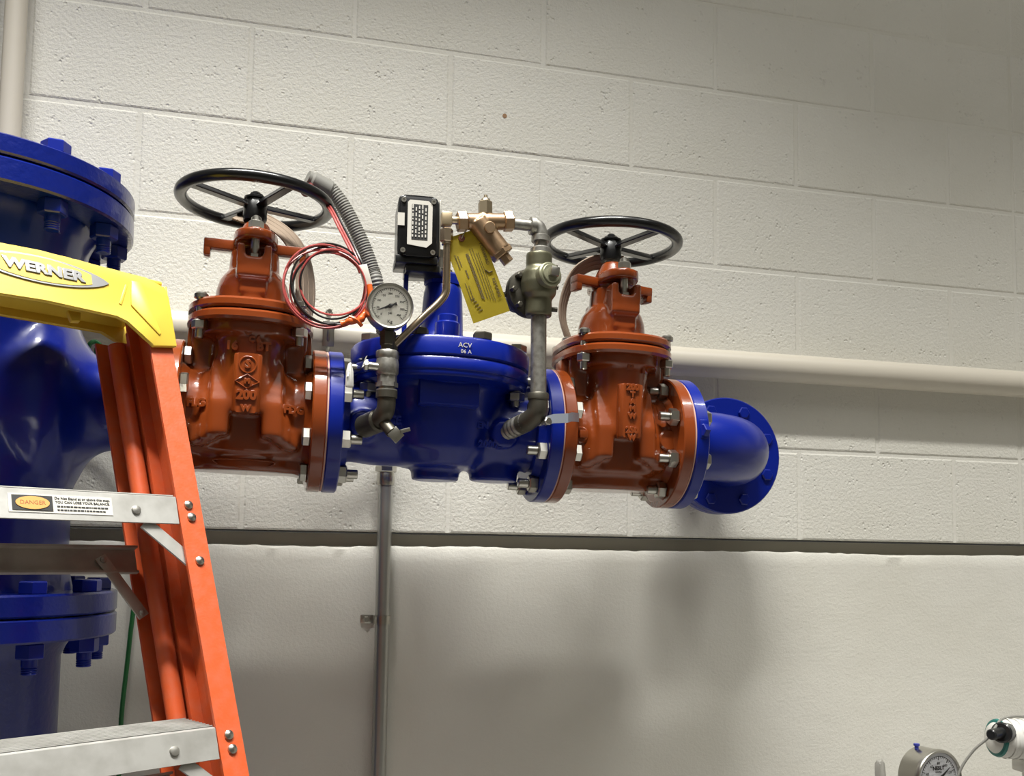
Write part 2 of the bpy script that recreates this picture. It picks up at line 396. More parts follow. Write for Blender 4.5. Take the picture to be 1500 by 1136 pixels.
# ------------------------------------------------------------------ gate valves
GH = .1165
def gate_body():
    bm = NB()
    lathe(bm, [(.069, -GH+.012), (.067, -.06), (.067, .06), (.069, GH-.012)], 40, AX)
    # lower seat pocket with flared ends
    lathe(bm, [(.055, -.092), (.06, -.088), (.064, -.02)], 40, M(), 1.35, .95)
    for s in (-1, 1):
        lathe(bm, [(.084, 0), (.074, .035)], 40, M.Translation((s*(GH-.015), 0, 0)) @ M.Rotation(-s*PI/2, 4, 'Y'))
        box(bm, (s*.066, 0, -.074), (.07, .075, .03))
    # oval bonnet shaft, bell shaped foot
    prism(bm, superell(.055, .098, 2.5), -.004, .15)
    for z, rx in ((-.045, .086), (-.02, .076), (.01, .067), (.035, .061)):
        prism(bm, superell(rx, .070, 2.4), z-.02, z+.02)
    for s in (-1, 1):                                   # two legs either side of the dark arch, side webs, foot gussets
        for x, z0, z1, yf, wd in ((.0375, -.042, .02, -.096, .030), (.052, -.050, .004, -.088, .026), (.066, -.058, -.018, -.079, .026)):
            prism(bm, [(yf, z0), (-.03, z0), (-.03, z1+.06), (yf+.026, z1+.06), (yf, z1-.01)], s*x-wd/2, s*x+wd/2, M(((0, 0, 1, 0), (1, 0, 0, 0), (0, 1, 0, 0), (0, 0, 0, 1))))
        box(bm, (s*.072, 0, .095), (.03, .07, .10))
        prism(bm, [(s*.060, -.092), (s*.080, -.092), (s*.104, -.114), (s*.104, -.06), (s*.060, -.06)], -.035, .035, FRONT)
    prism(bm, superell(.074, .105, 2.6), .118, .15)
    return cast(bm, .0035, 20)
gate_me = gate_body(); gate_me.materials.append(red)
def oval_plate(z0, z1, rx, ry, ch=.004):
    b = NB(); n = 64; rings = []
    for d, z in ((ch, z0), (0, z0+ch), (0, z1-ch), (ch, z1)):
        rings.append([b.verts.new((x, y, z)) for x, y in superell(rx-d, ry-d, 2.5, n)])
    for p, q in zip(rings, rings[1:]):
        for i in range(n): b.faces.new((p[i], p[(i+1) % n], q[(i+1) % n], q[i]))
    b.faces.new(rings[0][::-1]); b.faces.new(rings[-1]); return b
def gate_valve(name, label, loc, scale, ears_rz=0.0, wheel_rz=-.28):
    t = thing(name, label, 'valve', loc, (0, TILT, 0), 'red gate valves on the pipe run')
    kx = M.Diagonal((scale, 1, 1, 1))
    def stretch(o): o.scale = (scale, 1, 1); return o
    stretch(obj('body', gate_me, red, t))
    for s in (-1, 1):
        b = NB(); flange(b, s*GH, s*(GH-.0215)); lathe(b, [(.088, 0), (.080, .010)], 48, M.Translation((s*(GH-.0215), 0, 0)) @ M.Rotation(-s*PI/2, 4, 'Y'))
        stretch(obj('flange', b, red, t))
        b = NB(); flange(b, s*GH, s*(GH+.0024), .1160, ch=.0003); stretch(obj('gasket', b, gask, t))
    b = NB()
    prism(b, superell(.021, .013, 6, 24), -.008, .084, T((0, -.1, 0)), bev=.003)
    obj('front_rib', b, red, t)
    obj('lower_bonnet_flange', oval_plate(.136, .1525, .1, .121), red, t)
    obj('upper_bonnet_flange', oval_plate(.1545, .171, .099, .120), red, t)
    b0 = None
    for x, y in ((-.076, -.078), (.076, -.078), (-.076, .078), (.076, .078), (-.082, 0), (.082, 0)):
        if b0 is None:
            b = NB(); hexp(b, (0, 0, .122), (0, 0, .136), .0125, .0015); cyl(b, (0, 0, .108), (0, 0, .176), .0065, 10, ch=.001)
            lathe(b, [(.011, .171), (.011, .177), (.008, .18)], 12)
            o = obj('bonnet_bolt', b, zinc, t); b0 = o.data
        else: o = obj('bonnet_bolt', b0, zinc, t)
        o.location = (x, y, 0)
    # side lugs on the lower bonnet flange
    for s in (-1, 1):
        bm = NB(); prism(bm, [(s*.06, -.02), (s*.098, -.018), (s*.098, .018), (s*.06, .02)], .10, .137, bev=.003)
        obj('flange_lug', bm, red, t)
    # bonnet neck, gland and ears
    bm = NB()
    lathe(bm, [(.062, .165), (.060, .185), (.059, .205), (.054, .222), (.044, .236)], 48, M(), 1.0, 1.15)
    lathe(bm, [(.043, .18), (.041, .24), (.039, .272)], 40, M(), 1.0, 1.1)
    box(bm, (0, -.056, .231), (.052, .044, .034)); box(bm, (0, -.052, .215), (.042, .036, .05))
    for s in (-1, 1):
        box(bm, (s*.0205, -.060, .252), (.0125, .038, .032))
    box(bm, (0, .055, .240), (.05, .05, .04))
    me = cast(bm, .0028, 11); obj('bonnet_neck', me, red, t)
    bm = NB()                                           # gland plate: two bolt lobes front and back
    prism(bm, superell(.036, .078, 2.6), .278, .295, bev=.003)
    lathe(bm, [(.038, .262), (.036, .285), (.029, .304), (.020, .322), (.016, .324)], 36)
    me = cast(bm, .0025, 5); obj('gland_plate', me, red, t)
    for s in (-1, 1):
        b = NB(); mx = M.Rotation(ears_rz, 4, 'Z')
        box(b, (s*.056, -.0, .281), (.052, .026, .017), mx, .0025); box(b, (s*.0765, 0, .271), (.011, .025, .02), mx, .0025)
        obj('gland_ear', b, red, t)
    b0 = None
    for y in (-.062, .062):
        if b0 is None:
            b = NB(); cyl(b, (0, 0, .240), (0, 0, .305), .0068, 12); hexp(b, (0, 0, .295), (0, 0, .308), .0122); lathe(b, [(.0085, .308), (.0078, .314), (.004, .317)], 12)
            hexp(b, (0, 0, .243), (0, 0, .254), .0110)
            o = obj('gland_bolt', b, zinc, t); b0 = o.data
        else: o = obj('gland_bolt', b0, zinc, t)
        o.location = (0, y, 0)
    b = NB(); cyl(b, (0, 0, .30), (0, 0, .352), .0125, 16); obj('stem', b, zinc, t)
    # handwheel
    wz = .362
    hw = bpy.data.objects.new('handwheel', None); C.objects.link(hw); hw.parent = t; hw.location = (-.004, 0, wz); hw.rotation_euler = (0, 0, wheel_rz)
    bm = NB(); n = 72
    ring = [[bm.verts.new(V(((.1195+.0105*math.cos(q))*math.cos(p), (.1195+.0105*math.cos(q))*math.sin(p), .0095*math.sin(q)-.001))) for q in [2*PI*j/14 for j in range(14)]] for p in [2*PI*i/n for i in range(n)]]
    for i in range(n):
        for j in range(14): bm.faces.new((ring[i][j], ring[(i+1) % n][j], ring[(i+1) % n][(j+1) % 14], ring[i][(j+1) % 14]))
    obj('rim', bm, black, hw)
    bm = NB(); lathe(bm, [(.0185, -.034), (.0195, -.03), (.0195, -.006), (.0165, -.002), (.0165, .006)], 28); obj('hub', bm, black, hw)
    bm = NB(); lathe(bm, [(.0, -.0), (.0190, .003), (.0190, .006), (.013, .009)], 20); hexp(bm, (0, 0, .007), (0, 0, .013), .012); cyl(bm, (0, 0, .012), (0, 0, .016), .007, 12, ch=.001); obj('hub_nut', bm, black, hw)
    for k in range(4):
        bm = NB(); mx = M.Rotation(PI/4+k*PI/2, 4, 'Z')
        a = [bm.verts.new(mx @ V(p)) for p in ((.016, -.009, -.012), (.016, .009, -.012), (.016, .004, -.002), (.016, -.004, -.002))]
        c = [bm.verts.new(mx @ V(p)) for p in ((.113, -.008, -.006), (.113, .008, -.006), (.113, .004, .004), (.113, -.004, .004))]
        bm.faces.new(a[::-1]); bm.faces.new(c)
        for i in range(4): bm.faces.new((a[i], a[(i+1) % 4], c[(i+1) % 4], c[i]))
        bmesh.ops.bevel(bm, geom=bm.edges[:], offset=.0015, segments=1, affect='EDGES')
        obj('spoke', bm, black, hw)
    return t
X1V, X2V = .4275, 1.0555
v1 = gate_valve('gate_valve', 'red-orange gate valve with black handwheel between the ladder and the blue control valve', (X1V, AY, zrun(X1V)), 1.05)
v2 = gate_valve('gate_valve', 'red-orange gate valve with black handwheel beside the blue wall elbow', (X2V, AY, zrun(X2V)), 1.0, .25, -.31)
ring_bolts(v1, GH*1.05+.001); ring_bolts(v1, -GH*1.05-.001, flip=True)
ring_bolts(v2, -GH-.001, flip=True); ring_bolts(v2, GH+.001, flip=True)
# raised foundry lettering
def raised(body, size, x, y, z, parent, rz=0.0, tilt=0.0):
    text(body, size, red, parent, T((x, y, z), tilt, 0, rz) @ FRONT, .0022, 'raised_lettering', .0005, bold=.0007)
raised('200', .020, 0, -.1135, .018, v1); raised('W', .013, 0, -.1135, -.002, v1)
bm = NB(); tube(bm, [(0+.0125*math.cos(a), -.1135, .066+.0125*math.sin(a)) for a in [2*PI*k/24 for k in range(24)]], .0014, 6, True); obj('raised_emblem', bm, red, v1)
raised('S', .017, 0, -.1135, .066, v1)
bm = NB(); tube(bm, [(.018, -.1135, .040), (0, -.1135, .051), (-.018, -.1135, .040), (0, -.1135, .029)], .0014, 6, True); obj('raised_emblem', bm, red, v1)
raised('M', .010, 0, -.1135, .040, v1)
raised('8', .022, -.002, -.1000, .122, v1); raised('16', .018, -.026, -.0985, .096, v1); raised('BT', .018, .022, -.0985, .098, v1); raised('C 6', .012, .008, -.1000, .108, v1)
raised('FLG', .017, -.074, -.0845, .006, v1, -.32); raised('FDG', .017, .072, -.0845, .004, v1, .32)
bm = NB(); tube(bm, smooth_path([(-.04, -.05, -.083), (.0, -.052, -.087), (.04, -.05, -.083), (.045, -.055, -.076), (0, -.058, -.075), (-.045, -.055, -.076), (-.04, -.05, -.083)], 5), .0015, 6); obj('raised_emblem', bm, red, v1)
for i, ch in enumerate(['200', 'T', 'A', 'M', 'W', '', '250', 'W']):
    if ch: raised(ch, .0145 if len(ch) > 1 else .0125, .0, -.1135, .077-.0122*i, v2)
raised('B', .02, 0, -.1, .118, v2); raised('T', .02, .026, -.0955, .114, v2)

# pipe plug and boss of the right-hand gate valve
for x, y, z, r in ((-.078, -.064, -.004, .015), (.082, -.066, -.004, .019)):
    b = NB(); d = V((0, -1, -.12)); cyl(b, V((x, y+.02, z)), V((x, y-.017, z)), r, 24, ch=.003); obj('boss', b, red, v2)
b = NB(); box(b, (-.078, -.086, -.004), (.013, .016, .013), bev=.001); obj('plug', b, red, v2)

# tan webbing straps hanging behind the bonnets
def strap(label, pts, wd):
    t = thing('webbing_strap', label, 'strap', group='tan straps behind the gate valve bonnets')
    p = smooth_path(pts, 8); bm = NB(); L = []
    for i, a in enumerate(p):
        tg = (p[min(i+1, len(p)-1)]-p[max(i-1, 0)]).normalized(); side = V((0, 1, 0)); nn = tg.cross(side).normalized()
        wv = (side*.78 + nn*.62).normalized()*wd/2; th = tg.cross(wv).normalized()*.0012
        L.append([bm.verts.new(a+q) for q in (-wv-th, wv-th, wv+th, -wv+th)])
    for a, b in zip(L, L[1:]):
        for i in range(4): bm.faces.new((a[i], a[(i+1) % 4], b[(i+1) % 4], b[i]))
    bm.faces.new(L[0]); bm.faces.new(L[-1][::-1]); obj('webbing', bm, tan, t)
    for s in (-.42, -.14, .14, .42):
        bm = NB(); q = []
        for i, a in enumerate(p):
            tg = (p[min(i+1, len(p)-1)]-p[max(i-1, 0)]).normalized(); side = V((0, 1, 0)); nn = tg.cross(side).normalized()
            wv = (side*.78 + nn*.62).normalized()
            q.append(a + wv*wd*s)
        tube(bm, q, .0022, 6); obj('rib', bm, tan, t)
    return t
strap('tan ribbed strap curving behind the bonnet of the gate valve by the ladder', [(.405, -.30, .515), (.424, -.27, .537), (.453, -.25, .535), (.486, -.25, .513), (.508, -.25, .478), (.517, -.25, .437), (.517, -.26, .398), (.510, -.27, .362)], .055)
strap('tan ribbed strap curving behind the bonnet of the gate valve beside the wall elbow', [(1.085, -.29, .507), (1.062, -.27, .513), (1.034, -.27, .507), (1.003, -.27, .483), (.985, -.27, .441), (.981, -.27, .402), (.992, -.27, .365), (1.0, -.275, .345)], .034)

# ------------------------------------------------------------------ blue control valve
XC = .745; HC = .1925
cv = thing('control_valve', 'glossy blue globe control valve bolted between the two red gate valves', 'valve', (XC, AY, zrun(XC)), (0, TILT, 0))
bm = NB()
lathe(bm, [(.075, -HC+.015), (.064, -.15), (.068, -.11), (.067, 0), (.068, .11), (.064, .15), (.075, HC-.015)], 48, AX)
lathe(bm, [(.04, -.070), (.070, -.066), (.090, -.04), (.1, 0), (.107, .035), (.116, .06), (.140, .068), (.146, .074)], 56)
lathe(bm, [(.041, -.089), (.041, -.03)], 36, T((-.002, 0, 0))); lathe(bm, [(.042, -.086), (.042, -.03)], 36, T((.100, 0, 0)))
lathe(bm, [(.024, 0), (.024, .06)], 28, along((-.135, -.085, -.012), (.1, 1, .1)))
lathe(bm, [(.024, 0), (.024, .06)], 28, along((.100, -.085, -.012), (-.1, 1, .1)))
me = cast(bm, .004, 10); obj('body', me, blue, cv)
for s in (-1, 1):
    b = NB(); flange(b, s*HC, s*(HC-.0235)); lathe(b, [(.09, 0), (.083, .012)], 48, M.Translation((s*(HC-.0235), 0, 0)) @ M.Rotation(-s*PI/2, 4, 'Y')); obj('flange', b, blue, cv)
b = NB(); box(b, (-.0035, -.110, .044), (.098, .03, .062), T((0, 0, 0), -.10), .003); obj('name_pad', b, blue, cv)
b = NB(); lathe(b, [(.12, .062), (.148, .067), (.150, .071), (.150, .078)], 72); obj('body_rim', b, blue, cv)
b = NB(); lathe(b, [(.146, .074), (.1515, .078), (.1525, .082), (.1525, .094), (.1495, .098)], 72); obj('body_flange', b, blue, cv)
b = NB(); lathe(b, [(.148, .098), (.1525, .102), (.1535, .126), (.150, .131), (.11, .134), (.09, .139), (.05, .150), (.04, .156)], 72); obj('cover', b, blue, cv)
bm = NB(); lathe(bm, [(.052, .14), (.044, .152), (.0375, .165), (.036, .195), (.0335, .235), (.030, .252), (.026, .256)], 40)
lathe(bm, [(.034, .250), (.034, .266), (.03, .270)], 8)
obj('turret', bm, blue, cv)
b = NB(); cyl(b, (.001, -.048, .128), (.001, -.048, .176), .021, 28, ch=.003); cyl(b, (.001, -.048, .17), (.001, -.048, .188), .017, 28, ch=.002); obj('cover_boss', b, blue, cv)
b0 = None
for k in range(8):
    a = PI/8 + k*PI/4 - .05
    if b0 is None:
        b = NB(); hexp(b, (0, 0, .131), (0, 0, .1445), .0165, .002); cyl(b, (0, 0, .05), (0, 0, .131), .0085, 10); hexp(b, (0, 0, .048), (0, 0, .063), .0155, .002); cyl(b, (0, 0, .038), (0, 0, .05), .0082, 12, ch=.001)
        o = obj('cover_bolt', b, zinc, cv); b0 = o.data
    else: o = obj('cover_bolt', b0, zinc, cv)
    o.location = (.1345*math.cos(a), .1345*math.sin(a), 0); o.rotation_euler = (0, 0, random.uniform(0, 1))
    if k in (5, 6):                                     # the two front studs: dark heads, screwed into the body
        b = NB(); hexp(b, (0, 0, .131), (0, 0, .1445), .0165, .002); cyl(b, (0, 0, .07), (0, 0, .131), .0085, 10)
        me = bpy.data.meshes.new('bolt'); b.to_mesh(me); b.free(); finish(me); me.materials.append(dark_iron); o.data = me
text('ACV', .011, paper, cv, T((.012, -.1531, .116)) @ FRONT, .0003, 'stencil_print'); text('06 A', .009, paper, cv, T((.014, -.1531, .106)) @ FRONT, .0003, 'stencil_print')
def raisedb(body, size, x, y, z, rz=0.0, tilt=0.0):
    text(body, size, blue, cv, T((x, y, z), tilt, 0, rz) @ FRONT, .0016, 'raised_lettering', .0004, bold=.0005)
raisedb('2000B', .016, .075, -.0795, -.030, .0, .28); raisedb('CE', .018, -.085, -.0765, .0, 0, -.05); raisedb('EN', .015, .06, -.085, .0, .0, 0)
# thin indicator bar behind the gauge
b = NB(); box(b, (-.069, -.028, .205), (.008, .006, .14), bev=.001); obj('indicator_bar', b, blue, cv)

# ------------------------------------------------------------------ limit switch
ls = thing('limit_switch', 'black limit switch box with white nameplate on top of the blue valve turret', 'switch', (XC, AY, .446))
b = NB(); lathe(b, [(.020, -.002), (.020, .010), (.014, .013), (.012, .03)], 24); lathe(b, [(.0105, .01), (.0105, .045)], 16); obj('adapter', b, dark_iron, ls)
RB = T((-.049, -.028, -.011), 0, 0, -.06) @ M.Diagonal((.94, 1, .97, 1))
b = NB(); prism(b, [(-.039, -.036), (.036, -.036), (.036, .03), (-.039, .03)], .012, .026, RB, .002); prism(b, [(-.02, -.03), (.040, -.03), (.06, .03), (-.02, .035)], .000, .013, RB, .002); obj('mounting_bracket', b, blackp, ls)
b = NB(); prism(b, superell(.0365, .056, 9, 40), -.03, .036, RB @ T((0, 0, .075)) @ FRONT, .003); obj('housing', b, blackp, ls)
b = NB(); prism(b, superell(.034, .053, 7, 40), .036, .0415, RB @ T((0, 0, .075)) @ FRONT, .002); obj('cover_lid', b, black, ls)
b = NB(); box(b, (.0385, -.005, .075), (.003, .066, .10), RB, .0005); obj('side_plate', b, zinc, ls)
NPS = M.Translation((.001, 0, .078)) @ M.Diagonal((1.22, 1, 1.05, 1)) @ M.Translation((-.001, 0, -.078))
RB0 = RB; RB = RB @ NPS
npm = NB(); prism(npm, [(-.017, -.034), (.011, -.038), (.015, -.034), (.019, -.030), (.019, .034), (.013, .040), (-.014, .040), (-.017, .036)], .0415, .0428, RB @ T((.001, 0, .078)) @ FRONT); npl = obj('nameplate', npm, paper, ls)
b = NB(); prism(b, [(-.011, -.026), (.0125, -.026), (.0125, .033), (-.011, .033)], .0426, .0432, RB @ T((.001, 0, .078)) @ FRONT); obj('nameplate_panel', b, ink, npl)
b = NB()
for i in range(5):
    x = -.0085+i*.0047
    z = -.022
    while z < .028:
        L = random.uniform(.003, .009); box(b, (x, -.0440, .078+min(z+L/2, .029)), (.0017, .0008, L*.8), RB); z += L+.0016
o = obj('printed_lines', b, paper, npl); o['kind'] = 'stuff'
RB = RB0
b = NB(); box(b, (-.031, -.0425, .085), (.012, .002, .022), RB); obj('white_tab', b, paper, ls)
b0 = None
for x, z in ((-.027, .031), (.026, .030), (-.027, .119), (.026, .119)):
    b = NB(); mx = RB @ T((x, -.0415, z)) @ M.Rotation(PI/2, 4, 'X'); lathe(b, [(.0045, 0), (.0045, .003), (.002, .003), (.002, .0015)], 14, mx); obj('lid_screw', b, zinc, ls)

# ------------------------------------------------------------------ trim of the control valve, left side
YG = -.46
gz = .3455
tr = thing('trim_riser', 'small steel pipe riser with ball valve feeding the gauge from the blue valve body', 'pipe', (.638, YG, .165))
def zz(z): return z-.165
b = NB(); lathe(b, [(.0105, zz(.292)), (.0105, zz(.274))], 18); hexp(b, (0, 0, zz(.287)), (0, 0, zz(.310)), .0125); obj('gauge_socket', b, dark_iron, tr)
b = NB(); lathe(b, [(.0165, zz(.279)), (.018, zz(.277)), (.018, zz(.268)), (.0165, zz(.266))], 8); lathe(b, [(.0165, zz(.266)), (.018, zz(.258)), (.0175, zz(.243)), (.015, zz(.240))], 28); lathe(b, [(.0155, zz(.243)), (.0155, zz(.229))], 8)
vb = obj('ball_valve', b, galv, tr)
b = NB(); cyl(b, (-.012, -.004, zz(.252)), (-.034, -.006, zz(.253)), .0065, 14); hexp(b, (-.030, -.006, zz(.253)), (-.037, -.006, zz(.253)), .009); obj('valve_stem', b, zinc, vb)
b = NB(); pth = smooth_path([(-.034, -.006, zz(.266)), (-.0375, -.008, zz(.255)), (-.042, -.012, zz(.245)), (-.060, -.03, zz(.238)), (-.064, -.035, zz(.228))], 6)
L = []
for i, a in enumerate(pth): L.append([b.verts.new(a+V(q)) for q in ((-.001, -.008, -.001), (-.001, .008, -.001), (.0012, .008, .001), (.0012, -.008, .001))])
for a, c in zip(L, L[1:]):
    for i in range(4): b.faces.new((a[i], a[(i+1) % 4], c[(i+1) % 4], c[i]))
b.faces.new(L[0]); b.faces.new(L[-1][::-1]); obj('lever', b, zinc, vb)
b = NB(); prism(b, [(-.0065, -.014), (.0065, -.014), (.0055, .010), (.002, .024), (-.002, .024), (-.0055, .010)], -.004, .004, T((-.0605, -.036, zz(.226)), 0, 0, .3) @ FRONT, .003); obj('lever_grip', b, white, vb)
b = NB(); lathe(b, [(.012, zz(.229)), (.012, zz(.205))], 20); lathe(b, [(.0175, zz(.229)), (.0175, zz(.222))], 6); lathe(b, [(.0165, zz(.218)), (.0165, zz(.210)), (.014, zz(.209))], 24); obj('union', b, galv, tr)
b = NB(); tube(b, smooth_path([(0, 0, zz(.212)), (0, 0, zz(.195)), (-.002, .004, zz(.183)), (-.010, .018, zz(.173)), (-.018, .032, zz(.170))], 6), .0145, 18); lathe(b, [(.0168, zz(.216)), (.0168, zz(.205))], 20); obj('elbow', b, dark_iron, tr)
b = NB(); cyl(b, (-.008, .014, zz(.172)), (-.028, .058, zz(.166)), .0185, 22, ch=.003); cyl(b, (-.024, .05, zz(.167)), (-.034, .078, zz(.165)), .011, 16); obj('tee_fitting', b, dark_iron, tr)
b = NB(); cyl(b, (-.004, .01, zz(.170)), (.010, -.006, zz(.150)), .0095, 16, ch=.001); obj('drain_cock', b, dark_iron, tr)
b = NB(); box(b, (.017, -.008, zz(.151)), (.020, .003, .018), T((0, 0, 0), 0, .55, 0).inverted() if False else T((.0, .0, 0)), .001)
b.free(); b = NB(); box(b, (0, 0, 0), (.019, .003, .019), T((.0145, -.010, zz(.147)), 0, .75, .15), .0008); box(b, (.016, -.002, 0), (.016, .003, .006), T((.0135, -.010, zz(.150)), 0, -.3, .15), .0008); obj('drain_tab', b, zinc, tr)

def gauge(t, R, D, needle, mxd, ticks=9, major='', bez=zinc, facemat=dial_m):
    """gauge parts in the frame mxd: z out of the dial, y up"""
    b = NB(); lathe(b, [(R*.90, -D), (R*.96, -D+.003), (R*.97, 0)], 48, mxd); obj('case', b, zinc, t)
    b = NB(); lathe(b, [(R*.96, -.006), (R, -.004), (R, .004), (R*.965, .007), (R*.90, .006), (R*.885, .001)], 56, mxd, cap=False); obj('bezel', b, bez, t)
    b = NB(); lathe(b, [(0, .0008), (R*.90, .0008)], 48, mxd, cap=False); d = obj('dial', b, facemat, t)
    b = NB()
    for i in range(41):
        a = math.radians(225-270*i/40); L = R*.12 if i % 5 == 0 else R*.06; wd = R*.02 if i % 5 == 0 else R*.012
        box(b, (R*.76-L/2, 0, .0012), (L, wd, .0006), mxd @ M.Rotation(a, 4, 'Z'))
    tube(b, [mxd @ V((R*.77*math.cos(math.radians(225-270*i/40)), R*.77*math.sin(math.radians(225-270*i/40)), .0013)) for i in range(41)], R*.008, 4)
    o = obj('dial_marks', b, ink, d); o['kind'] = 'stuff'
    for i in range(0, 9):
        a = math.radians(225-270*i/8); text(str(i*(50 if R < .05 else 20)), R*.13, ink, d, mxd @ T((R*.53*math.cos(a), R*.53*math.sin(a), .0012)), .0002, 'dial_number')
    b = NB(); a = math.radians(needle); mx = mxd @ M.Rotation(a, 4, 'Z')
    prism(b, [(-R*.30, -R*.075), (-R*.16, -R*.035), (0, -R*.06), (R*.62, -R*.008), (R*.62, R*.008), (0, R*.06), (-R*.16, R*.035), (-R*.30, R*.075)], .003, .0038, mx); lathe(b, [(R*.09, .0008), (R*.09, .0048), (R*.05, .0055)], 16, mxd); obj('needle', b, ink, t)
    b = NB(); lathe(b, [(0, .0062), (R*.90, .0058)], 40, mxd, cap=False)
    b2 = obj('glass_lens', b, glass, t)
    return d
pg = thing('pressure_gauge', 'round steel pressure gauge with cream dial standing in front of the blue valve cover', 'gauge', (.638, YG, .31))
mxg = T((.0, -.016, gz-.31), 0, 0, .03) @ FRONT
d = gauge(pg, .0362, .030, 202, mxg)
text('psi', .006, ink, d, mxg @ T((0, -.011, .0012)), .0002, 'dial_print'); text('Kg', .0075, ink, d, mxg @ T((0, -.0245, .0012)), .0002, 'dial_print')
b = NB(); cyl(b, (0, 0, -.004), (0, 0, .006), .009, 16); box(b, (0, 0, -.003), (.014, .014, .010), bev=.001); obj('gauge_stem', b, dark_iron, pg)

# ------------------------------------------------------------------ sensing tube, strainer, regulator
ct = thing('sensing_tube', 'bent bare metal tube running down past the gauge from the brass strainer', 'tube', (.7255, YG, .47))
b = NB(); tube(b, smooth_path([(.003, 0, .0), (.003, 0, -.03), (.003, 0, -.075), (.002, 0, -.092), (-.008, 0, -.108), (-.03, .0, -.131), (-.06, .002, -.163), (-.0765, .003, -.1805)], 8), .0062, 14); obj('tube', b, tubing, ct)
b = NB(); hexp(b, (.002, 0, -.010), (.002, 0, .012), .0105); lathe(b, [(.008, -.014), (.008, -.008)], 14, T((.002, 0, 0))); obj('flare_nut', b, tubing, ct)
b = NB(); box(b, (.001, 0, .027), (.017, .017, .022), bev=.002); cyl(b, (.008, 0, .027), (.022, 0, .0275), .0065, 14); obj('elbow_fitting', b, mat('pale_brass', (.62, .50, .33), .35, .9), ct)
b = NB(); hexp(b, (-.0765, .003, -.1805), (-.0835, .003, -.187), .0095); obj('flare_nut', b, dark_iron, ct)

st = thing('strainer', 'cast brass Y strainer with hex cap between the switch box and the galvanised elbow', 'strainer', (.79, YG, .499))
bm = NB(); cyl(bm, (-.030, 0, -.002), (.032, 0, .004), .0135, 24); cyl(bm, (-.014, 0, 0), (.026, 0, -.047), .0175, 28, .0185); lathe(bm, [(.012, 0), (.010, .018)], 16)
me = cast(bm, .0015, 5); obj('body', me, brass, st)
for a, c in (((-.046, 0, -.004), (-.030, 0, -.002)), ((.030, 0, .004), (.046, 0, .006))):
    b = NB(); hexp(b, a, c, .0165, .0015); obj('hex_end', b, brass, st)
b = NB(); hexp(b, (.024, 0, -.044), (.031, 0, -.0525), .0195, .0015); hexp(b, (.031, 0, -.0525), (.040, 0, -.063), .0095, .001); obj('blow_down_cap', b, brass, st)
b = NB(); cyl(b, (.004, -.010, -.014), (.003, -.024, -.015), .0092, 20, ch=.0015); obj('round_plug', b, brass, st)
b = NB(); hexp(b, (0, 0, .011), (-.0005, 0, .034), .0118); lathe(b, [(.0085, .034), (.007, .038), (.0035, .039), (.003, .045)], 12); obj('vent_fitting', b, mat('dull_brass', (.34, .28, .19), .4, .9), st)

rg = thing('pilot_regulator', 'olive bronze pilot regulator with square plug and dark round diaphragm case', 'regulator', (.881, YG, .405))
bm = NB(); lathe(bm, [(.0205, -.054), (.022, -.050), (.0215, -.028), (.0195, -.018)], 28); lathe(bm, [(.0195, .022), (.0215, .030), (.0215, .048), (.020, .051)], 28)
lathe(bm, [(0, -.034), (.018, -.031), (.028, -.018), (.0305, 0), (.028, .018), (.018, .031), (0, .034)], 28)
me = cast(bm, .002, 5); obj('body', me, bronze, rg)
b = NB(); cyl(b, (.006, -.020, .006), (.010, -.036, .008), .0205, 28, ch=.002); cyl(b, (.0095, -.034, .008), (.0105, -.040, .0085), .0155, 24, ch=.001); obj('front_cap', b, mat('pale_olive', (.28, .28, .19), .4, .7), rg)
b = NB(); box(b, (0, 0, 0), (.0145, .014, .0145), T((.012, -.0450, .009), 0, .12, .12), .001); obj('square_plug', b, zinc, rg)
dax = V((-.22, 1, -.04)).normalized()
mxd = along(V((-.010, .012, -.012)), dax)
b = NB(); lathe(b, [(.018, -.006), (.0395, .0), (.040, .006), (.0405, .0062), (.0405, .012), (.036, .0145), (.024, .024), (.018, .06), (.012, .064)], 40, mxd); obj('diaphragm_case', b, dark_iron, rg)
b = NB(); cyl(b, (-.03, .012, -.016), (-.066, .022, -.017), .0045, 12); obj('adjusting_stem', b, dark_iron, rg)
for k in range(8):
    a = 2*PI*k/8; p = V((.0345*math.cos(a), .0345*math.sin(a), 0)); b = NB(); hexp(b, mxd @ (p+V((0, 0, -.012))), mxd @ (p+V((0, 0, .018))), .005); obj('case_bolt', b, dark_iron, rg)
b = NB(); cyl(b, (.022, 0, -.002), (.032, -.004, -.004), .004, 10); cyl(b, (.024, 0, .030), (.030, -.004, .030), .0035, 10); cyl(b, (.02, 0, -.04), (.031, -.004, -.041), .004, 10); obj('side_screws', b, dark_iron, rg)
ge = thing('galvanised_elbow', 'small galvanised pipe elbow leading from brass strainer to pilot regulator', 'fitting', (.8815, YG, .4975))
b = NB(); tube(b, smooth_path([(-.012, 0, .004), (-.004, 0, .002), (.0, 0, -.006), (.0015, 0, -.017)], 8), .0125, 18); lathe(b, [(.015, 0), (.015, .008), (.0135, .009)], 24, T((-.008, 0, .003), 0, -PI/2)); lathe(b, [(.015, -.022), (.015, -.013), (.0135, -.012)], 24, T((.0015, 0, 0))); obj('elbow', b, galv, ge)
b = NB(); cyl(b, (-.046, 0, .0035), (-.014, 0, .0035), .0092, 18); cyl(b, (.0015, 0, -.044), (.0015, 0, -.02), .0105, 18); obj('nipple', b, galv, ge)
b = NB(); lathe(b, [(.0145, -.043), (.0165, -.041), (.0165, -.034), (.0145, -.032)], 24, T((.0015, 0, 0))); obj('collar', b, galv, ge)
pr = thing('trim_downpipe', 'straight galvanised pipe dropping from pilot regulator into right side of the blue valve', 'pipe', (.8825, YG, .18))
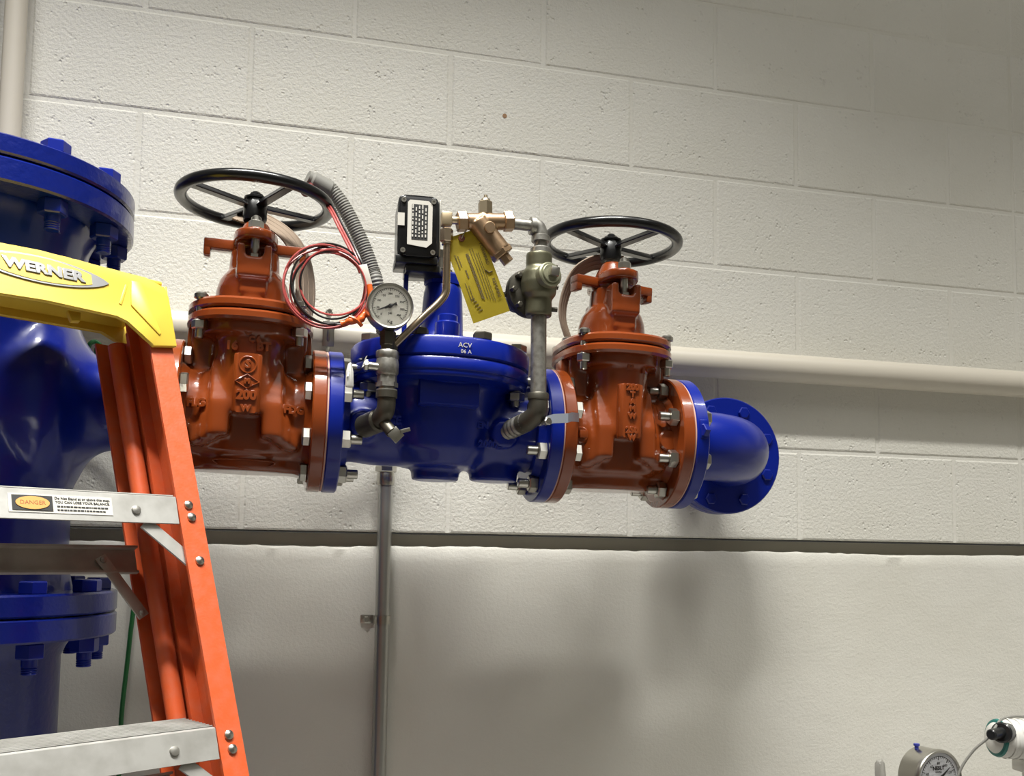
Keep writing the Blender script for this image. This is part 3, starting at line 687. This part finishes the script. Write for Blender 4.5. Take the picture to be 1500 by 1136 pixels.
b = NB(); cyl(b, (0, 0, .030), (-.001, 0, .178), .0128, 24); obj('pipe', b, galv, pr)
b = NB(); lathe(b, [(.0155, .034), (.0172, .036), (.0172, .044), (.016, .046)], 24); tube(b, smooth_path([(0, 0, .042), (0, 0, .022), (-.003, .004, .012), (-.012, .018, .002), (-.020, .032, -.002)], 6), .0158, 20); obj('elbow', b, dark_iron, pr)
b = NB(); p = [V((-.014, .022, .001)).lerp(V((-.040, .082, -.012)), i/28) for i in range(29)]; tube(b, p, lambda i: .0152 + (.0012 if i % 4 < 2 else -.0006), 18); obj('threaded_nipple', b, galv, pr)
lv = thing('ball_valve_lever', 'flat grey-blue lever handle crossing the blue and red flanges beside downpipe elbow', 'lever', (.8985, -.462, .180))
b = NB(); pth = [V(q) for q in ((-.006, -.004, .0), (.006, -.010, .004), (.030, -.012, .006), (.040, -.0, .010), (.062, .03, .014))]
L = []
for i, a in enumerate(pth): L.append([b.verts.new(a+V(q)) for q in ((0, -.0012, -.0075), (0, .0012, -.0075), (0, .0012, .0075), (0, -.0012, .0075))])
for a, c in zip(L, L[1:]):
    for i in range(4): b.faces.new((a[i], a[(i+1) % 4], c[(i+1) % 4], c[i]))
b.faces.new(L[0]); b.faces.new(L[-1][::-1]); obj('handle', b, mat('grey_blue_grip', (.20, .22, .26), .4), lv)
b = NB(); cyl(b, (-.012, .03, .0), (-.004, -.008, .0), .005, 12); hexp(b, (-.004, -.004, 0), (-.002, -.012, 0), .007); obj('pivot', b, zinc, lv)

# yellow inspection tag
tg = thing('yellow_tag', 'yellow card tag with grommet hanging below the brass strainer', 'tag', (.754, -.456, .470))
ang = math.radians(22)
TM = T((.0, 0, 0), .02, 0, -.04) @ FRONT @ M.Rotation(ang, 4, 'Z')
b = NB()
def tagpt(x, y): return TM @ V((x, y, .004*math.sin((y+.13)*22)+.002*math.sin(x*40)))
NX, NY = 8, 16
Wt, Lt = .0315, .142
grid = []
for j in range(NY+1):
    y = .008 - Lt*j/NY; hw_ = Wt if j > 0 else Wt*.72
    grid.append([b.verts.new(tagpt(-hw_+2*hw_*i/NX, y)) for i in range(NX+1)])
for j in range(NY):
    for i in range(NX): b.faces.new((grid[j][i], grid[j+1][i], grid[j+1][i+1], grid[j][i+1]))
bmesh.ops.solidify(b, geom=b.faces[:], thickness=.0004); card = obj('card', b, tagm, tg)
b = NB(); lathe(b, [(.0022, -.0009), (.0052, -.0012), (.0052, .0018), (.0022, .0022)], 18, TM @ T((-.002, -.0, .0025))); obj('grommet', b, mat('brown_fibre', (.16, .045, .025), .5), tg)
b = NB(); tube(b, smooth_path([TM @ V((-.002, 0, -.003)), TM @ V((-.002, 0, .006)), V((.004, -.008, .012)), V((.012, -.004, .022)), V((.016, .002, .03))], 6), .0008, 6); obj('tie_wire', b, zinc, tg)
b = NB(); inkt = mat('brown_ink', (.09, .065, .02), .6)
def tl(x, y0, y1, wd=.0012, p=.002):
    y = y0
    while y > y1:
        L = random.uniform(.0015, .005); c = tagpt(x, y-L/2); c2 = tagpt(x, y-L/2+.001)
        box(b, (0, 0, 0), (wd, L, .0004), M.Translation(c) @ TM.to_3x3().to_4x4() @ M.Translation((0, 0, .0006))); y -= L+p*.5
for x, y0, y1, wd in ((-.022, -.022, -.045, .0014), (-.018, -.025, -.040, .0012), (-.004, -.026, -.10, .0022), (-.0015, -.026, -.105, .0016), (.004, -.020, -.1, .0008), (.008, -.02, -.105, .0008), (.012, -.03, -.11, .0008), (.015, -.03, -.108, .0007), (-.014, -.05, -.06, .002), (-.022, -.07, -.10, .0011), (-.018, -.075, -.1, .001)):
    tl(x, y0, y1, wd)
o = obj('printed_lines', b, inkt, card); o['kind'] = 'stuff'
for i in range(5):
    b = NB(); c = tagpt(-.019+.0015*i, -.097-.0052*i); box(b, (0, 0, 0), (.0062, .0012, .0004), M.Translation(c) @ TM.to_3x3().to_4x4() @ M.Translation((0, 0, .0006))); obj('tick_box', b, inkt, card)
b = NB()
tube(b, [M.Translation(TM.to_3x3() @ V((0, 0, .0008))) @ tagpt(x, y) for x, y in ((.016, -.060), (.020, -.066), (.026, -.0655))], .0011, 6); obj('check_mark', b, inkt, card)
for s_, y in (('FORWARD', -.035), ('REMARKS', -.092)):
    text(s_, .0075, inkt, card, M.Translation(tagpt(.0235, y)) @ TM.to_3x3().to_4x4() @ T((0, 0, .0007), 0, 0, -PI/2), .0002, 'handwriting')

# coil of red and black leads
wc = thing('wire_coil', 'loose coil of red and black leads hanging beside the left valve bonnet', 'wire', (.543, -.44, .379))
def coil(r, n, ph, dy, sq, cx=0, cz=0): return [(cx + r*sq*math.cos(a+ph), dy+.006*math.sin(2*a+ph), cz + r*math.sin(a+ph)) for a in [2*PI*i/n for i in range(n)]]
for r, ph, dy, sq, cx, cz, mt in ((.066, .2, .0, 1.0, 0, 0, wire_r), (.061, 1.2, .004, .96, .004, .004, wire_k), (.062, 2.3, -.004, 1.02, -.003, -.004, wire_r), (.054, .5, .006, .95, .011, .005, wire_k), (.058, 3.4, .002, 1.0, .007, -.002, wire_k), (.067, 4.1, .008, .98, .001, .002, wire_k), (.060, 5.0, .010, 1.0, .005, -.005, wire_r), (.052, 5.5, .0, 1.02, .012, .006, wire_r), (.064, 2.9, .005, .97, -.003, .003, wire_r)):
    b = NB(); tube(b, coil(r, 48, ph, dy, sq, cx, cz), .0017, 7, True); obj('lead', b, mt, wc)
P0 = V((.543, -.44, .379))
for i, (dx, mt) in enumerate(((0, wire_r), (.004, wire_k), (-.004, wire_r))):
    b = NB(); pts = [V(q) - P0 + V((dx, 0, dx*.3)) for q in ((.524, -.225, .603), (.530, -.27, .585), (.549, -.36, .535), (.568, -.40, .484), (.583, -.43, .443), (.592, -.44, .42), (.598, -.44, .405))]
    tube(b, smooth_path(pts, 6), .0021, 7); obj('lead', b, mt, wc)
b = NB(); box(b, (0, 0, 0), (.014, .002, .034), T(V((.602, -.446, .400))-P0, 0, -.30, .1), .0006); obj('wire_label', b, paper, wc)
b = NB(); tube(b, smooth_path([V(q)-P0 for q in ((.608, -.445, .385), (.611, -.445, .365), (.607, -.445, .345), (.597, -.447, .33))], 5), .0052, 10); obj('wire_sleeve', b, otape, wc)
b = NB(); tube(b, smooth_path([V(q)-P0 for q in ((.600, -.449, .332), (.590, -.452, .324), (.578, -.450, .324), (.566, -.448, .319))], 5), lambda i: .0048+.0015*math.sin(i*.9), 10); tube(b, smooth_path([V(q)-P0 for q in ((.598, -.45, .318), (.588, -.455, .326), (.578, -.452, .330))], 5), .0032, 8); obj('orange_tape', b, otape, wc)

# ------------------------------------------------------------------ blue wall elbow
we = thing('wall_elbow', 'glossy blue flanged pipe elbow turning into the wall beside the right gate valve', 'pipe elbow', (1.1745, AY, zrun(1.1745)))
b = NB(); flange(b, 0, .0235); obj('flange', b, blue, we)
cx, fy = .186, .165
b = NB(); tube(b, [(.012, 0, 0)] + [(.03+(cx-.03)*math.sin(a), (fy-.03)*(1-math.cos(a)), 0) for a in [PI/2*i/20 for i in range(21)]] + [(cx, fy-.01, 0)], .0635, 40)
lathe(b, [(.085, 0), (.066, .02)], 40, T((.0235, 0, 0)) @ AX); obj('elbow_body', b, blue, we)
b = NB(); lathe(b, [(.1155, fy-.0235), (.1175, fy-.0215), (.1175, fy-.002), (.1155, fy)], 64, T((cx, 0, 0), -PI/2)); obj('flange', b, blue, we)
b = NB(); hexp(b, (.006, -.118, .012), (.018, -.112, .012), .012); box(b, (.012, -.113, .014), (.016, .012, .034), bev=.003); obj('cast_lug', b, blue, we)
for k in range(8):
    a = PI/8+k*PI/4
    b = NB(); p = V((cx+.095*math.cos(a), 0, .095*math.sin(a))); hexp(b, p+V((0, fy-.029, 0)), p+V((0, fy-.0235, 0)), .0125, .002); obj('flange_stud', b, blue, we)
ws = thing('wall_sleeve', 'blue flanged pipe stub entering the block wall behind the elbow', 'pipe', (1.1745+cx, AY+fy, zrun(1.1745)))
b = NB(); lathe(b, [(.1155, .001), (.1175, .003), (.1175, .022), (.1155, .024)], 64, T((0, 0, 0), -PI/2)); obj('flange', b, blue, ws)
b = NB(); cyl(b, (0, .02, 0), (0, -AY-fy+.03, 0), .058, 40); obj('pipe', b, blue, ws)

# ------------------------------------------------------------------ large riser on the left
RX = 0.0
rt = thing('riser_tee', 'huge dark blue riser tee with bolted top flange behind the ladder', 'pipe tee', (RX, AY, 0))
bm = NB()
lathe(bm, [(.166, -.11), (.167, .40)], 64)
lathe(bm, [(.068, .05), (.066, .28)], 48, T((0, 0, .19)) @ AX); lathe(bm, [(.150, .08), (.150, .14), (.128, .166), (.099, .180), (.081, .194), (.071, .212), (.067, .24)], 48, T((0, 0, .19)) @ AX)
lathe(bm, [(.167, .38), (.175, .44), (.19, .47)], 64); lathe(bm, [(.19, -.13), (.175, -.10), (.167, -.06)], 64)
me = cast(bm, .006, 14); obj('body', me, blue, rt)
def vflange(z0, z1, R=.24): return lathe(NB(), [(R-.003, z0), (R, z0+.003), (R, z1-.003), (R-.003, z1)], 96)
obj('flange', vflange(.4644, .4995), blue2, rt); obj('flange', vflange(-.130, -.098), blue2, rt)
b = NB(); flange(b, .278, .3005); obj('branch_flange', b, blue, rt).location = (0, 0, zrun(.3)-0)
b0 = None
for z, sgn in ((.483, 1), (-.13, -1)):
    for k in range(12):
        a = PI/12 + k*PI/6
        if b0 is None:
            b = NB(); hexp(b, (0, 0, .049), (0, 0, .068), .0205, .002); cyl(b, (0, 0, -.05), (0, 0, .05), .011, 12); hexp(b, (0, 0, -.040), (0, 0, -.018), .0205, .002)
            p = [V((0, 0, -.062+.0011*i)) for i in range(24)]; tube(b, p, lambda i: .0108 if i % 3 else .0098, 12)
            o = obj('bolt', b, blue, rt); b0 = o.data
        else: o = obj('bolt', b0, blue, rt)
        o.location = (.213*math.cos(a), .213*math.sin(a), z if sgn > 0 else -.148); o.rotation_euler = (0, 0, random.uniform(0, 1))
bf = thing('blind_flange', 'thick blue blind flange closing the top of the riser tee', 'flange', (RX, AY, .5025))
b = NB(); lathe(b, [(.237, 0), (.24, .003), (.24, .0265), (.236, .0293), (.17, .0295)], 96); obj('plate', b, blue2, bf)
lp = thing('riser_pipe', 'dark blue lower riser pipe with flange standing behind the ladder', 'pipe', (RX, AY, -ZS))
b = NB(); lathe(b, [(.237, ZS-.1655), (.24, ZS-.1625), (.24, ZS-.1345), (.237, ZS-.132)], 96); obj('flange', b, blue2, lp)
b = NB(); lathe(b, [(.162, 0), (.162, ZS-.20), (.168, ZS-.185), (.18, ZS-.165)], 64); obj('pipe', b, blue2, lp)
b = NB(); lathe(b, [(.24, 0), (.24, .03), (.17, .032)], 64); obj('base_flange', b, blue2, lp)

# ------------------------------------------------------------------ step ladder (folded, leaning)
yaw, lean = math.radians(31.5), math.radians(20.5)
D = V((math.cos(yaw), math.sin(yaw), 0)); N0 = V((math.sin(yaw), -math.cos(yaw), 0))
TT = V((0, 0, 1))*math.cos(lean) - N0*math.sin(lean); NN = D.cross(TT)
LM = M((D, TT, NN)).transposed().to_4x4()       # x = along the steps, y = up the rails, z = towards the user
la = thing('step_ladder', 'orange fibreglass step ladder with yellow top cap standing left of the valves', 'ladder', (0.36493, -0.60689, 0.01773))
la.rotation_euler = LM.to_euler()
YT, YBOT = .335, -1.62; AC = -.163                # ladder centre line
def ro(y): return .0165 - .0312*y                # outer edge of the right rail
def rail(side, secs, y0, y1, mt, name):
    b = NB()
    for (xa, xb, za, zb) in secs:                # section boxes: inward offsets from the outer edge, depth
        P = []
        for y in (y0, y1):
            e = ro(y)
            xs = (e-xa, e-xb)
            if side < 0: xs = (2*AC-xs[0], 2*AC-xs[1])
            P.append([b.verts.new((xs[i], y, z)) for i, z in ((0, za), (1, za), (1, zb), (0, zb))])
        p, q_ = P
        b.faces.new(p[::-1]); b.faces.new(q_)
        for i in range(4): b.faces.new((p[i], p[(i+1) % 4], q_[(i+1) % 4], q_[i]))
    return obj(name, b, mt, la)
front = [(0, .033, 0, -.0045), (0, .0045, -.0045, -.078), (0, .020, -.078, -.0825)]
rear = [(0.001, .0055, -.086, -.128), (.001, .046, -.128, -.1325), (.001, .013, -.118, -.128), (.001, .018, -.086, -.090)]
for s in (1, -1):
    fr = rail(s, front, YBOT, YT, orange, 'front_rail'); rr = rail(s, rear, YBOT, YT-.02, orange, 'rear_rail')
    b = NB(); pa, pb = ro(YBOT)-.031, ro(YT-.04)-.031
    if s < 0: pa, pb = 2*AC-pa, 2*AC-pb
    cyl(b, (pa, YBOT, -.0965), (pb, YT-.04, -.0965), .0125, 20); obj('rear_rail_bead', b, orange, la)
    def rx(x): return x if s > 0 else 2*AC-x
    b0 = None
    for k in range(6):
        yy = -.3046*k
        for dx, dy in ((-.018, .008), (-.0165, -.0095)) + (((-.0158, -.070),) if k in (0, 1) else ()):
            if b0 is None:
                b = NB(); lathe(b, [(.0062, 0), (.0058, .0022), (.003, .0038), (0, .0042)], 16); o = obj('rivet', b, zinc, fr); b0 = o.data
            else: o = obj('rivet', b0, zinc, fr)
            o.location = (rx(ro(yy+dy)+dx), yy+dy, .0)
        # braces under the steps
        b = NB(); e = ro(yy); x0, y0 = rx(e-.078), yy-.016; x1, y1 = rx(e-.016), yy-.074
        d = V((x1-x0, y1-y0, 0)).normalized(); pn = V((-d.y, d.x, 0))*.0085
        prism(b, [((V((x0, y0, 0))+q_).x, (V((x0, y0, 0))+q_).y) for q_ in (pn, -pn)] + [((V((x1, y1, 0))+q_).x, (V((x1, y1, 0))+q_).y) for q_ in (-pn, pn)], -.009, -.006)
        obj('step_brace', b, alum, la)
for k in range(6):
    yy = -.3046*k + .0; e = ro(yy)-.034; xl = 2*AC-e
    b = NB(); L = e-xl
    # channel step: front lip, tread (level although the rails lean), rear lip
    prism(b, [(0, -.0185), (0, .0185), (-.0025, .0195+.001), (-.076, .0195+.028), (-.078, .046), (-.078, .020), (-.075, .020), (-.075, .043), (-.003, .0165), (-.003, -.0185)], 0, L, M.Translation((xl, yy, -.001)) @ M(((0, 0, 1, 0), (0, 1, 0, 0), (1, 0, 0, 0), (0, 0, 0, 1))))
    stp = obj('step', b, alum, la)
    bb = NB()
    for i in range(9):
        box(bb, ((e+xl)/2, yy+.0202+.374*(.008+.008*i), -.008-.008*i), (L, .0014, .003))
    obj('tread_ribs', bb, alum, stp)
    for x in (e-.056, xl+.056):
        b = NB(); lathe(b, [(.0062, 0), (.0055, .0025), (.002, .0035)], 14, T((x, yy-.002, -.001))); obj('step_rivet', b, galv, stp)
    if k == 0:
        b = NB(); box(b, (-.165, yy+.001, -.0006), (.122, .0235, .0006)); lb = obj('warning_label', b, paper, stp)
        b = NB(); box(b, (-.199, yy+.0012, 0), (.046, .019, .0008)); obj('label_panel', b, ink, lb)
        b = NB(); lathe(b, [(.0082, 0), (.0082, .0008)], 28, T((-.199, yy+.0012, .0002)), 2.35, 1); obj('label_oval', b, stain_m, lb)
        text('DANGER', .0072, mat('rust_ink', (.30, .10, .03), .6), lb, T((-.199, yy+.0012, .0011)), .0001, 'label_text')
        text('Do Not Stand at or above this step.', .0046, ink, lb, T((-.140, yy+.0085, -.0001)), .0002, 'label_text', bold=.00008)
        text('YOU CAN LOSE YOUR BALANCE.', .0044, ink, lb, T((-.140, yy+.0035, -.0001)), .0002, 'label_text', bold=.00008)
        b = NB()
        for zrow in (-.002, -.0065):
            x = -.171
            while x < -.113:
                w_ = random.uniform(.0015, .0045); box(b, (x+w_/2, yy+zrow, 0), (w_, .0017, .0004)); x += w_+.0008
        o = obj('label_lines', b, ink, lb); o['kind'] = 'stuff'
# rear horizontal braces
for k in range(5):
    yy = -.030 - .3046*k; e = ro(yy)-.0445; xl = 2*AC-e
    b = NB(); box(b, ((e+xl)/2, yy, -.113), (e-xl, .034, .003)); box(b, ((e+xl)/2, yy+.017, -.108), (e-xl, .003, .012)); box(b, ((e+xl)/2, yy-.017, -.110), (e-xl, .003, .008)); bar = obj('rear_bar', b, alum_d, la)
    for s in (1, -1):
        def rx(x): return x if s > 0 else 2*AC-x
        x0, y0, x1, y1 = rx(e-.047), yy-.001, rx(e-.003), yy-.075
        d = V((x1-x0, y1-y0, 0)).normalized(); pn = V((-d.y, d.x, 0))*.008; d = d*.006
        A_, B_ = V((x0, y0, 0)), V((x1, y1, 0))
        b = NB(); prism(b, [((A_-d+pn).x, (A_-d+pn).y), ((A_-d-pn).x, (A_-d-pn).y), ((B_+d-pn).x, (B_+d-pn).y), ((B_+d+pn).x, (B_+d+pn).y)], -.110, -.107, bev=.001)
        br = obj('rear_brace', b, alum_d, la)
        for q_ in (A_, B_):
            b = NB(); lathe(b, [(.0045, 0), (.004, .002), (.001, .003)], 12, T((q_.x, q_.y, -.107))); obj('rivet', b, galv, br)
# top cap: front skirt outline, thick shell
RE = .0105
def capx(x): return 2*AC - x
skirt_r = [(RE-.004, .3405), (RE, .325), (RE+.0015, .246), (-.0235, .2405), (-.0335, .2515), (-.055, .274), (-.070, .2795)]
poly = [(AC, .357)] + [(-.125, .3565), (-.118, .3535), (-.095, .3535), (-.065, .3525), (-.02, .3515)] + skirt_r + [(AC, .2815)]
full = poly + [(capx(x), y) for x, y in poly[1:-1]][::-1]
def prism_cap(bm, pl, z0, z1, bev):
    return prism(bm, pl, z0, z1, None, bev)
b = NB(); prism_cap(b, full, .0015, .008, .0018); cap = obj('top_cap', b, yellow, la)
rs = [(RE, .3505), (RE, .318), (-.012, .322), (-.030, .3345)]; rs = rs + [(capx(x), y) for x, y in rs][::-1]
b = NB(); prism_cap(b, rs, -.128, -.122, .0012); obj('cap_rear_skirt', b, yellow, cap)
b = NB(); box(b, (AC, .3485, -.060), (2*(RE-AC)-.012, .006, .132), None, .002); obj('cap_tray', b, yellow, cap)
for s in (1, -1):
    x = RE if s > 0 else capx(RE)
    b = NB(); prism(b, [(.004, .247), (.004, .346), (-.126, .346), (-.126, .318), (-.06, .262)], -.00225, .00225, T((x-s*.001, 0, 0)) @ M(((0, 0, 1, 0), (0, 1, 0, 0), (1, 0, 0, 0), (0, 0, 0, 1))), .001); obj('cap_end_wall', b, yellow, cap)
    # raised corner gusset
    sx = (lambda v: v) if s > 0 else capx
    b = NB(); prism(b, [(sx(q_[0]), q_[1]) for q_ in ((-.047, .318), (-.044, .3395), (-.030, .3400), (-.010, .262), (-.013, .258), (-.049, .2985))], .007, .0100, None, .0012); obj('cap_gusset', b, yellow, cap)
    b = NB(); prism(b, [(sx(q_[0]), q_[1]) for q_ in ((-.062, .296), (-.050, .330), (-.053, .332), (-.066, .298))], .007, .0092, None, .0008); obj('cap_rib', b, yellow, cap)
    b = NB(); prism(b, [(sx(q_[0]), q_[1]) for q_ in ((-.112, .309), (-.094, .309), (-.096, .295), (-.108, .293))], -.046, -.054, None, .001); obj('cap_inner_web', b, yellow, cap)
# cap emblem: pointed silver oval with raised letters
EC = (-.1665, .3260)
def lens(hx, hy, n=24):
    o = [(hx*(-1+2*i/n), hy*(1-(-1+2*i/n)**2)**.75) for i in range(n+1)]
    return o + [(x, -y) for x, y in o[1:-1]][::-1]
EMX = T((EC[0], EC[1], 0))
b = NB(); prism(b, lens(.090, .0205), .0072, .0098, EMX); em = obj('emblem_oval', b, silver, cap)
b = NB(); prism(b, [(min(x, .066), y) for x, y in lens(.080, .0178)], .0096, .0104, EMX); obj('emblem_field', b, yellow, em)
text('WERNER', .0205, silver, em, EMX @ T((.0045, -.0005, .0104)) @ M.Diagonal((1.20, 1, 1, 1)), .0014, 'emblem_letters', .0003, space=1.02, bold=.0009)

# ------------------------------------------------------------------ lower right corner
pg2 = thing('large_gauge', 'large round pressure gauge with white dial at the bottom right below the wall', 'gauge', (1.765, -.25, -.4645))
mxg = T((0, -.0, 0), 0, 0, .14) @ FRONT
d = gauge(pg2, .0585, .050, 38, mxg @ T((0, 0, .015)), facemat=mat('dial_blue_white', (.60, .60, .62), .4))
text('NESLT', .0105, ink, d, mxg @ T((0, .022, .0165)), .0002, 'dial_print', bold=.0003); text('GAUGE', .005, ink, d, mxg @ T((0, .0145, .0165)), .0002, 'dial_print')
b = NB(); cyl(b, mxg @ V((-.018, .053, -.02)), mxg @ V((-.018, .062, -.02)), .004, 10); cyl(b, mxg @ V((-.018, .060, -.02)), mxg @ V((-.018, .064, -.02)), .006, 10); obj('vent_plug', b, mat('blue_plastic', (.03, .04, .30), .4), pg2)
b = NB(); cyl(b, (0, 0, -.055), (0, 0, -.20), .012, 16); cyl(b, (0, 0, -.20), (0, 0, -ZS+.4645), .017, 16); obj('gauge_stem', b, galv, pg2)
lh = thing('grey_lever', 'grey rounded lever handle poking up left of the large bottom gauge', 'lever', (1.682, -.2, -.60))
b = NB(); prism(b, superell(.0105, .085, 4, 32), -.006, .006, T((.004, 0, .08), 0, -.08, .4) @ FRONT, .003); obj('handle', b, mat('grey_grip', (.33, .32, .29), .45), lh)
b = NB(); cyl(b, (0, 0, .0), (0, 0, -ZS+.60), .014, 16); cyl(b, (0, 0, 0), (0, .02, .01), .012, 12); obj('valve_pipe', b, galv, lh)
pu = thing('dosing_pump', 'white cylindrical pump head with blue knob and teal trim at the right edge', 'pump', (1.926, -.30, -.385))
PM = T((0, 0, 0), 0, .06, -.12)
b = NB(); lathe(b, [(.030, -.048), (.037, -.040), (.0385, -.02), (.0385, .060), (.036, .12)], 36, PM @ AX); obj('housing', b, white, pu)
for x in (-.025, -.008, .009, .026):
    b = NB(); lathe(b, [(.0395, x-.0035), (.0402, x), (.0395, x+.0035)], 36, PM @ AX, cap=False); obj('housing_rib', b, white, pu)
b = NB(); lathe(b, [(.0, -.060), (.016, -.058), (.027, -.053), (.0315, -.047)], 36, PM @ AX); obj('end_cap', b, white, pu)
b = NB(); lathe(b, [(.0325, -.049), (.0355, -.0475), (.0372, -.043), (.034, -.042)], 36, PM @ AX); obj('trim_ring', b, teal, pu)
b = NB(); cyl(b, PM @ V((.028, -.030, -.006)), PM @ V((.040, -.056, -.010)), .026, 28, ch=.004); obj('blue_knob', b, mat('pump_blue', (.02, .06, .22), .4), pu)
b = NB(); cyl(b, PM @ V((-.030, -.012, .012)), PM @ V((-.060, -.036, .016)), .020, 24, ch=.003); cyl(b, PM @ V((-.056, -.032, .016)), PM @ V((-.092, -.052, .013)), .0105, 16, ch=.002); obj('cable_gland', b, blackp, pu)
b = NB(); box(b, (.035, .0, -.05), (.06, .05, .03), None, .004); cyl(b, (.035, 0, -.06), (.035, 0, -ZS+.385), .02, 20); obj('post', b, white, pu)
cb = thing('grey_cable', 'thin grey cable looping over the white pump head beside the gauge', 'cable')
b = NB(); tube(b, smooth_path([(1.775, -.30, -.52), (1.787, -.30, -.45), (1.812, -.31, -.404), (1.838, -.325, -.374), (1.860, -.32, -.354), (1.893, -.30, -.3445), (1.945, -.29, -.343), (2.02, -.28, -.36), (2.06, -.25, -.5)], 8), .0026, 8); obj('cable', b, greyp, cb)
b = NB(); tube(b, smooth_path([(1.775, -.30, -.52), (1.77, -.29, -.9), (1.78, -.2, -1.3), (1.80, -.1, -1.5)], 8), .0026, 8); obj('cable', b, greyp, cb)

# everything above was laid out from the ledge; put the floor at z = 0
for o in TOP: o.location.z += ZS
